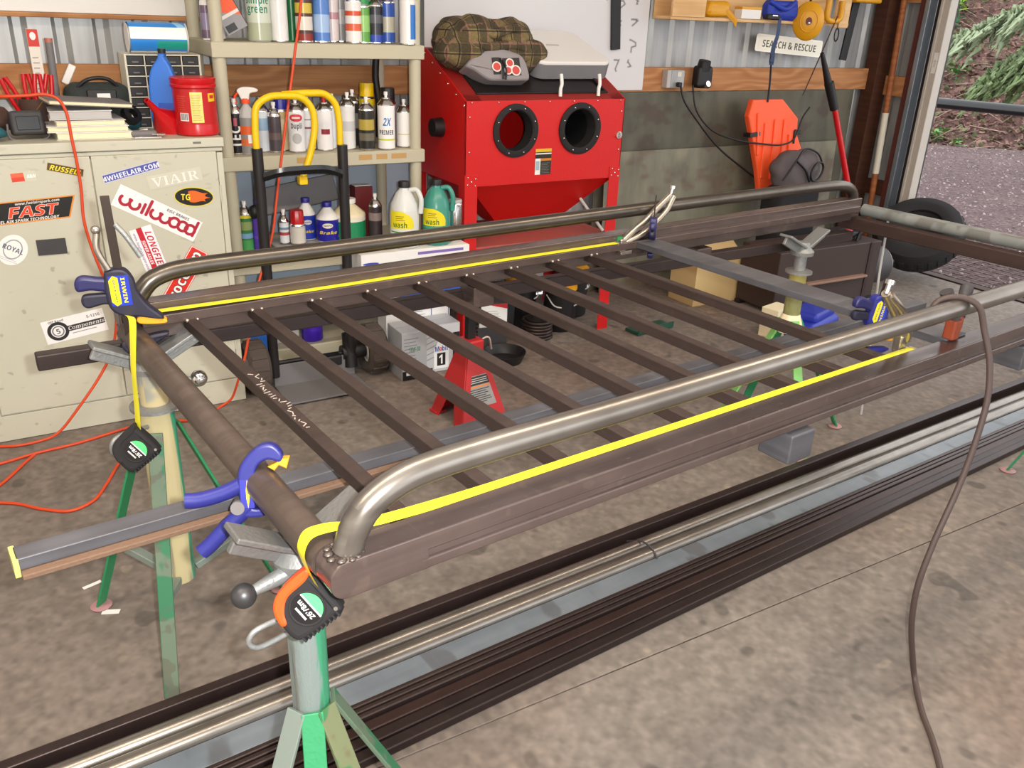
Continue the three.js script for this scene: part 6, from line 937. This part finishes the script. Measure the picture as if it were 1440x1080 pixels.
// ------------------------------------------------------------------ clamps and locking pliers
const irwin = cell((c, w, h) => { fill(c, w, h, '#2238b0'); c.fillStyle = '#e8d820'; c.beginPath(); c.moveTo(0, 40); c.lineTo(60, 0); c.lineTo(120, 20); c.lineTo(120, 236); c.lineTo(60, 256); c.lineTo(0, 216); c.fill(); txt(c, 'IRWIN', 178, 128, 70, '#e8d820', { rot: Math.PI / 2 }); txt(c, 'QUICK-GRIP', 66, 128, 34, '#26386a', { rot: Math.PI / 2 }); });
function barClamp(label, p, ry, rz, o = {}) {
  const t = thing('bar_clamp', label, 'clamp', p, ry), g = new THREE.Group(); t.rotation.set(0, ry, rz, 'YXZ'); if (o.s) t.scale.setScalar(o.s);
  part('bar', box(.02, o.len ?? .34, .007, 0, (o.len ?? .34) / 2 - .13, 0, .001), mat(0x3a302a, 0.45, 0.6), t);
  part('body', ext(smoothShape([[-.026, .055], [.012, .056], [.03, .03], [.036, -.005], [.055, -.04], [.082, -.07], [.078, -.078], [.03, -.066], [-.005, -.06], [-.03, -.04], [-.036, .0], [-.034, .035]], 60), .036, .006, 2), o.body || MT.clampDark, t);
  part('handle', ext(smoothShape([[-.02, .032], [-.05, .04], [-.082, .046], [-.098, .034], [-.096, .01], [-.065, .01], [-.02, .002]], 40), .028, .008, 3), MT.clampNavy, t);
  part('trigger', ext(smoothShape([[-.02, -.004], [-.06, .0], [-.086, -.002], [-.092, -.02], [-.08, -.034], [-.045, -.028], [-.02, -.03]], 36), .022, .006, 2), MT.clampDark, t);
  part('jaw_pad', ext(smoothShape([[.03, -.066], [.084, -.078], [.084, -.09], [.028, -.084]], 24), .03, .003), MT.pad, t);
  const l = part('badge', print(.045, .075, irwin), cellMat(irwin, .35), t, true); l.position.set(-.002, .006, .0186);
  part('lower_jaw', ext(smoothShape([[-.014, -.13], [.08, -.115], [.08, -.128], [.01, -.16], [-.014, -.155]], 28), .03, .005), o.body || MT.clampDark, t);
  return t;
}
{
  const a = barClamp('blue and black quick clamp with a tall bar on the far left corner', RK(.372, .948, -1.9), YR - .25, .03, { len: .36, s: .88 });
  part('lever', [tube([V(.012, .165, .012), V(.03, .14, .02), V(.056, .085, .022)], .0065, 14, 8)], MT.cast, a); part('lever', [tube([V(-.03, .15, .012), V(-.036, .11, .016), V(-.02, .06, .016)], .0075, 14, 8), mv(new THREE.SphereGeometry(.011, 12, 10), -.031, .155, .012)], MT.nickel, a);
  barClamp('blue quick clamp holding the cross channel at the far rail', RK(1.985, .905, -1.93), YR + .75, .0, { len: .3, body: MT.clampNavy, s: .62 });
  barClamp('blue quick clamp lying by the near rail beside the locking pliers', RK(1.845, .905, -1.04), YR - .35, -.15, { len: .24, body: MT.clampBlue, s: .72, flip: true });
  // spring clamp on the end tube
  const s = thing('spring_clamp', 'blue spring clamp with orange pads on the brown end tube', 'clamp', RK(.368, .822, -1.165), 0); s.rotation.set(-.25, YR - .45, 0, 'YXZ'); s.scale.setScalar(.76);
  part('upper_jaw', ext(smoothShape([[-.012, -.03], [-.02, .02], [-.012, .06], [.02, .094], [.05, .1], [.07, .08], [.066, .062], [.04, .068], [.018, .05], [.012, .0], [.012, -.03]], 60), .034, .006, 3), MT.clampBlue, s);
  part('lower_jaw', ext(smoothShape([[-.01, -.05], [.03, -.05], [.062, -.035], [.075, -.0], [.062, .004], [.05, -.02], [.02, -.034], [-.01, -.03]], 48), .03, .005, 2), MT.clampBlue, s);
  part('upper_handle', tube([V(-.005, .02, 0), V(-.05, .0, .0), V(-.1, -.012, 0), V(-.125, -.012, 0)], .0165, 26, 12), MT.clampBlue, s); part('lower_handle', tube([V(.0, -.03, 0), V(-.045, -.07, 0), V(-.085, -.11, 0), V(-.1, -.122, 0)], .0165, 26, 12), MT.clampBlue, s);
  part('pivot', mv(cyl(.014, .014, .044, 0, 0, 0, 16), -.022, -.028, 0, Math.PI / 2), MT.gray, s);
  part('pad', mv(ext(shape([[-.022, .008], [-.012, -.004], [.0, .004], [.012, -.008], [.024, .01], [.012, .014], [-.006, .01]]), .03, .002), .064, .052, 0, 0, 0, .3), MT.pad, s);
  const k = cell((c, w, h) => { fill(c, w, h, '#34379a'); c.fillStyle = '#e8d820'; c.beginPath(); c.moveTo(140, 0); c.lineTo(170, 90); c.lineTo(170, 166); c.lineTo(140, 256); c.lineTo(110, 166); c.lineTo(110, 90); c.fill(); txt(c, 'IRWIN', 140, 128, 34, '#26386a', { rot: Math.PI / 2 }); });
  const l = part('badge', print(.026, .06, k), cellMat(k, .35), s, true); l.position.set(-.002, .0, .0178);
  const pliers = (label, pts, r, mt, jaw) => {
    const t = thing('locking_pliers', label, 'pliers', RK(...pts[0])); t.rotation.y = YR; const L = pts.map(q => V(q[0] - pts[0][0], q[1] - pts[0][1], q[2] - pts[0][2])), of = V(.026, -.012, .012);
    part('handle', tube(L, r, 30, 10), mt, t); part('handle', tube(L.map((v, i) => v.clone().addScaledVector(of, i === 0 || i === L.length - 1 ? .4 : 1)), r * .9, 30, 10), mt, t);
    part('adjusting_screw', [rod(L[0], L[0].clone().add(V(.006, .02, 0)), .006), mv(cyl(.011, .011, .01, 0, 0, 0, 14), L[0].x + .007, L[0].y + .024, L[0].z, 0, 0, -.3)], MT.chrome, t);
    const e = L[L.length - 1]; part('jaw', [box(.028, .045, .022, e.x - .002, e.y - .012, e.z, .006), box(.05, .016, .02, e.x + .014, e.y - .036, e.z, .005)], mt, t); return t;
  };
  pliers('tall chrome locking pliers clamping the far rail', [[2.071, 1.0, -1.95], [2.02, .965, -1.95], [1.965, .925, -1.95], [1.92, .90, -1.95], [1.875, .87, -1.95]], .0105, MT.nickel);
  pliers('worn chrome locking pliers clamping the grey channel at the near rail', [[1.715, .995, -.955], [1.745, .965, -.955], [1.775, .935, -.955], [1.80, .9, -.955], [1.822, .872, -.955]], .0105, MT.nickel);
  const gd = thing('green_plug', 'tiny green plastic plug under the far locking pliers', 'plug', RK(1.868, .8625, -1.958)); part('cap', mv(cyl(.011, .011, .022, 0, .011, 0, 16)), MT.greenPl, gd);
  const hc = thing('hand_clamp', 'rusty orange clamp with two dark knurled grips on the near rail', 'clamp', RK(1.945, .862, -.905), YR);
  part('jaw', [box(.032, .05, .028, .0, .025, 0, .006), box(.02, .04, .02, .04, .03, -.01, .005)], mat(0x8a3a1c, 0.6), hc); part('grip', [rod(V(.0, .05, 0), V(-.03, .115, -.02), .0135, .015, 12)], MT.darkgray, hc); part('grip', [rod(V(.04, .045, -.01), V(.085, .105, -.03), .013, .015, 12)], MT.darkgray, hc);
}
// ------------------------------------------------------------------ tape measures
function tapeMeasure(label, p, ry, rz, blade, rx = 0, bandMat = MT.orange) {
  const t = thing('tape_measure', label, 'tape measure', p, 0), g = new THREE.Group(); g.name = 'case'; t.add(g); g.rotation.set(rx, ry, rz, 'YXZ');
  part('housing', ext(smoothShape([[-.036, -.034], [.028, -.038], [.04, -.03], [.041, .02], [.034, .036], [-.004, .039], [-.03, .03], [-.041, .006]], 64), .04, .009, 3), MT.rubber, g);
  part('band', ext(smoothShape([[-.041, .0], [-.034, .024], [-.012, .0385], [.034, .041], [.041, .034], [.028, .026], [-.006, .024], [-.024, .01], [-.032, -.004]], 50), .034, .004, 2).translate(0, .0005, .0045), bandMat, g);
  part('grip_ridge', Array.from({ length: 9 }, (_, i) => mv(box(.0035, .01, .036, 0, 0, 0, .001), -.03 + i * .0075, -.036 - .002 * (i / 8), 0)), MT.rubber, g);
  const k = cell((c, w, h) => { fill(c, w, h, '#1b191b'); c.fillStyle = '#58c878'; c.beginPath(); c.arc(128, 128, 122, -1.25, 1.25); c.fill(); c.fillStyle = '#f0f0ee'; c.fillRect(158, 12, 12, 232); c.save(); c.translate(116, 128); c.rotate(-Math.PI / 2); txt(c, "26'/8m", 0, 0, 58, '#f0f0ee', { sx: 0.95 }); c.restore(); c.fillStyle = '#e4e2de'; for (let i = 0; i < 11; i++) c.fillRect(56, 70 + i * 11, 18, 8); });
  const dk = cellUV(new THREE.CircleGeometry(.0235, 32), k), m = part('disc', dk, cellMat(k, .3), g, true); m.position.set(.004, -.004, .0204);
  part('disc_ring', mv(new THREE.TorusGeometry(.0245, .0022, 8, 36), .004, -.004, .0196), MT.rubber, g); part('screw', mv(cyl(.003, .003, .002, 0, 0, 0, 10), .034, -.03, .0196, Math.PI / 2), MT.chrome, g);
  const q = blade.map(([a, w]) => [a.clone().sub(t.position), w]); part('blade', strip(q, .025, .0012), MT.tapeYellow, t);
  const e = q[q.length - 1][0]; part('end_hook', box(.004, .014, .022, e.x, e.y - .003, e.z, .001), MT.nickel, t);
  return t;
}
{
  const W = (u, y, w) => RK(u, y, w), z = RK(0, 0, 1), u = RK(1, 0, 0), zz = V(.3, 0, 1);
  tapeMeasure('black and orange tape measure hanging at the near rack corner', RK(.368, .742, -.96), -.5, .72, [[W(.377, .782, -.945), z], [W(.364, .82, -.944), z], [W(.36, .845, -.943), z], [W(.37, .865, -.942), z], [W(.395, .868, -.941), z], [W(.45, .858, -.938), z], [W(.6, .8512, -.936), z], [W(.9, .8512, -.933), z], [W(1.3, .8512, -.931), z], [W(1.7, .8512, -.929), z], [W(1.835, .8512, -.929), z]], -.3);
  tapeMeasure('black tape measure hanging by the far left pipe stand', V(.155, .62, -1.835), -.3, .7, [[V(.168, .66, -1.84), zz], [V(.172, .72, -1.84), zz], [V(.176, .80, -1.84), zz], [V(.19, .90, -1.86), z.clone().add(u.clone().multiplyScalar(.4))], [W(.385, .876, -1.945), u.clone().add(z)], [W(.43, .8785, -1.94), z], [W(.8, .8715, -1.944), z], [W(1.3, .8715, -1.944), z], [W(1.84, .8715, -1.94), z]], -.2, MT.rubber);
}
// ------------------------------------------------------------------ steel stock on the floor
{
  const st = (name, label, w0, w1, y, wd, h, mt, u0 = -.7, u1 = 5.0) => { const t = thing(name, label, 'steel stock', [0, 0, 0], YR, undefined); part('length', bar(A3(u0, y + h / 2, w0 + (w1 - w0) * (u0) / 4), A3(u1, y + h / 2, w0 + (w1 - w0) * u1 / 4), wd, h, Math.min(.004, h / 4)), mt, t); return t; };
  st('steel_tube', 'rusty rectangular steel tube along the far side of the stock on the floor', -1.652, -1.535, .001, .03, .055, mat(0xa09698, 0.36, 0.45, { map: T.steel }));
  const rt = (label, w0, w1) => { const t = thing('round_tube', label, 'steel stock', [0, 0, 0], YR); const f = u => w0 + (w1 - w0) * u / 4; part('length', tube([A3(-.7, .0255, f(-.7)), A3(2, .0255, f(2)), A3(5, .0255, f(5))], .0235, 60, 22), MT.bright, t); };
  rt('bright round steel tube on the floor next to the rusty rectangular tube', -1.597, -1.468); rt('bright round steel tube on the floor beside the grey flat bar', -1.547, -1.418);
  st('flat_bar', 'wide grey steel flat bar lying in the middle of the floor stock', -1.488, -1.358, .022, .07, .006, MT.flat); st('square_tube', 'thin square tube under the grey flat bar in the floor stock', -1.488, -1.358, .001, .055, .0205, MT.steel);
  const cols = [['brownish square tube next to the flat bar in the floor stock', -1.437, -1.322, .014], ['second narrow square tube from the flat bar in the floor stock', -1.418, -1.306, .014], ['third narrow square tube from the flat bar in the floor stock', -1.399, -1.291, .014]];
  cols.forEach(([l, a, b, w]) => st('square_tube', l, a, b, .001, w, .036, mat(0xb4acac, 0.34, 0.5, { map: T.steel })));
  [['rusty square tube lying in the lower row of the floor stock', -1.368, -1.272], ['dark square tube second from the near edge of the floor stock', -1.334, -1.252], ['dark square tube along the near edge of the floor stock', -1.298, -1.232]].forEach(([l, a, b], i) => st('square_tube', l, a, b, .001, .030, .03 - .003 * i, mat([0xb09a94, 0x968a8a, 0x9a9292][i], 0.38, 0.45, { map: T.steel })));
  const w = thing('wire_tie', 'wire tie looped over the two round tubes', 'tie', [0, 0, 0], YR); part('wire', tube([A3(1.66, .002, -1.625), A3(1.662, .05, -1.54), A3(1.664, .054, -1.53), A3(1.666, .052, -1.49), A3(1.667, .03, -1.462)], .003, 24, 6), MT.darkgray, w);
  const r = thing('steel_rod', 'thin dark steel strip lying behind the floor stock', 'steel stock', [0, 0, 0], YR); part('length', bar(A3(.9, .006, -2.075), A3(3.36, .006, -1.955), .02, .01, .002), MT.black, r);
}
// ------------------------------------------------------------------ cables and cords
{
  const hc = thing('brown_cable', 'brown cable draped over the near rail and trailing along the floor', 'cable', [0, 0, 0], YR);
  part('cable', tube([[1.86, .93, -.925], [1.875, .962, -.918], [1.905, .975, -.888], [1.93, .96, -.855], [1.945, .905, -.835], [1.952, .84, -.81], [1.947, .756, -.79], [1.924, .656, -.78], [1.89, .549, -.775], [1.827, .415, -.77], [1.795, .31, -.765], [1.802, .21, -.76], [1.84, .09, -.752], [1.855, .02, -.738], [1.78, .008, -.673], [1.715, .008, -.609], [1.644, .008, -.549], [1.567, .008, -.5]], .0072, 150, 9), mat(0x4a3c38, 0.55), hc);
  const co = (n, label, pts) => { const t = thing(n, label, 'cord', [0, 0, 0]); part('cord', tube(pts, .0052, pts.length * 12, 8), MT.cord, t); };
  co('orange_cord', 'orange extension cord hanging in front of the shelving and running along the floor', [[1.1, 2.0, -3.40], [1.09, 1.565, -3.42], [1.051, 1.341, -3.43], [1.009, 1.135, -3.43], [.971, .947, -3.43], [.944, .809, -3.43], [.913, .668, -3.42], [.82, .45, -3.38], [.765, .334, -3.3], [.735, .216, -3.3], [.698, .114, -3.3], [.665, .03, -3.315], [.632, .006, -3.325], [.504, .006, -3.233], [.408, .006, -3.274], [.292, .006, -3.281], [.186, .006, -3.25], [.085, .006, -3.22], [-.056, .006, -3.2], [-.169, .006, -3.17], [-.5, .006, -3.14]]);
  co('orange_cord', 'orange extension cord crossing the cabinet top and dropping over its doors', [[-.4, 1.2, -3.42], [.008, 1.214, -3.38], [.06, 1.216, -3.345], [.129, 1.219, -3.335], [.176, 1.222, -3.332], [.212, 1.209, -3.332], [.231, 1.171, -3.332], [.236, 1.078, -3.332], [.24, .995, -3.335], [.24, .91, -3.338], [.233, .798, -3.338], [.245, .695, -3.338], [.27, .573, -3.335], [.29, .474, -3.33], [.25, .3, -3.32], [.1, .1, -3.3], [.02, .02, -3.3], [-.03, .006, -3.3], [-.109, .006, -3.293], [-.187, .006, -3.318], [-.4, .006, -3.318]]);
  co('orange_cord', 'orange cord curling over the floor below the hanging tape measure', [[-.5, .006, -2.8], [-.237, .006, -2.9], [-.138, .006, -2.856], [-.061, .006, -2.778], [.017, .006, -2.728], [.083, .006, -2.759], [.138, .006, -2.86], [.186, .006, -2.975], [.235, .006, -3.07], [.3, .006, -3.15], [.34, .006, -3.22]]);
  co('orange_cord', 'short orange cord bend on the floor at the left cabinet corner', [[-.5, .006, -2.93], [-.237, .006, -2.946], [-.174, .006, -3.007], [-.086, .006, -3.152], [-.06, .006, -3.19]]);
  const sc = (label, x, z, w, d, a) => { const t = thing('paper_scrap', label, 'scrap', [x, 0.0005, z], a); part('sheet', box(w, .0015, d, 0, .001, 0, 0), MT.white, t); };
  sc('white paper scrap on the floor left of the green stand leg', .03, -2.29, .05, .012, .3); sc('torn white paper scrap on the floor below the grey support bar', .06, -2.14, .045, .018, -.4);
  const rp = thing('hanging_rope', 'thin pale rope hanging straight down from the rack end beam', 'rope', [0, 0, 0], YR); part('rope', tube([A3(3.2, .86, -1.84), A3(3.205, .6, -1.83), A3(3.2, .3, -1.8), A3(3.19, .005, -1.77)], .005, 24, 6), MT.lightgray, rp);
}
renderer.render(scene, camera);
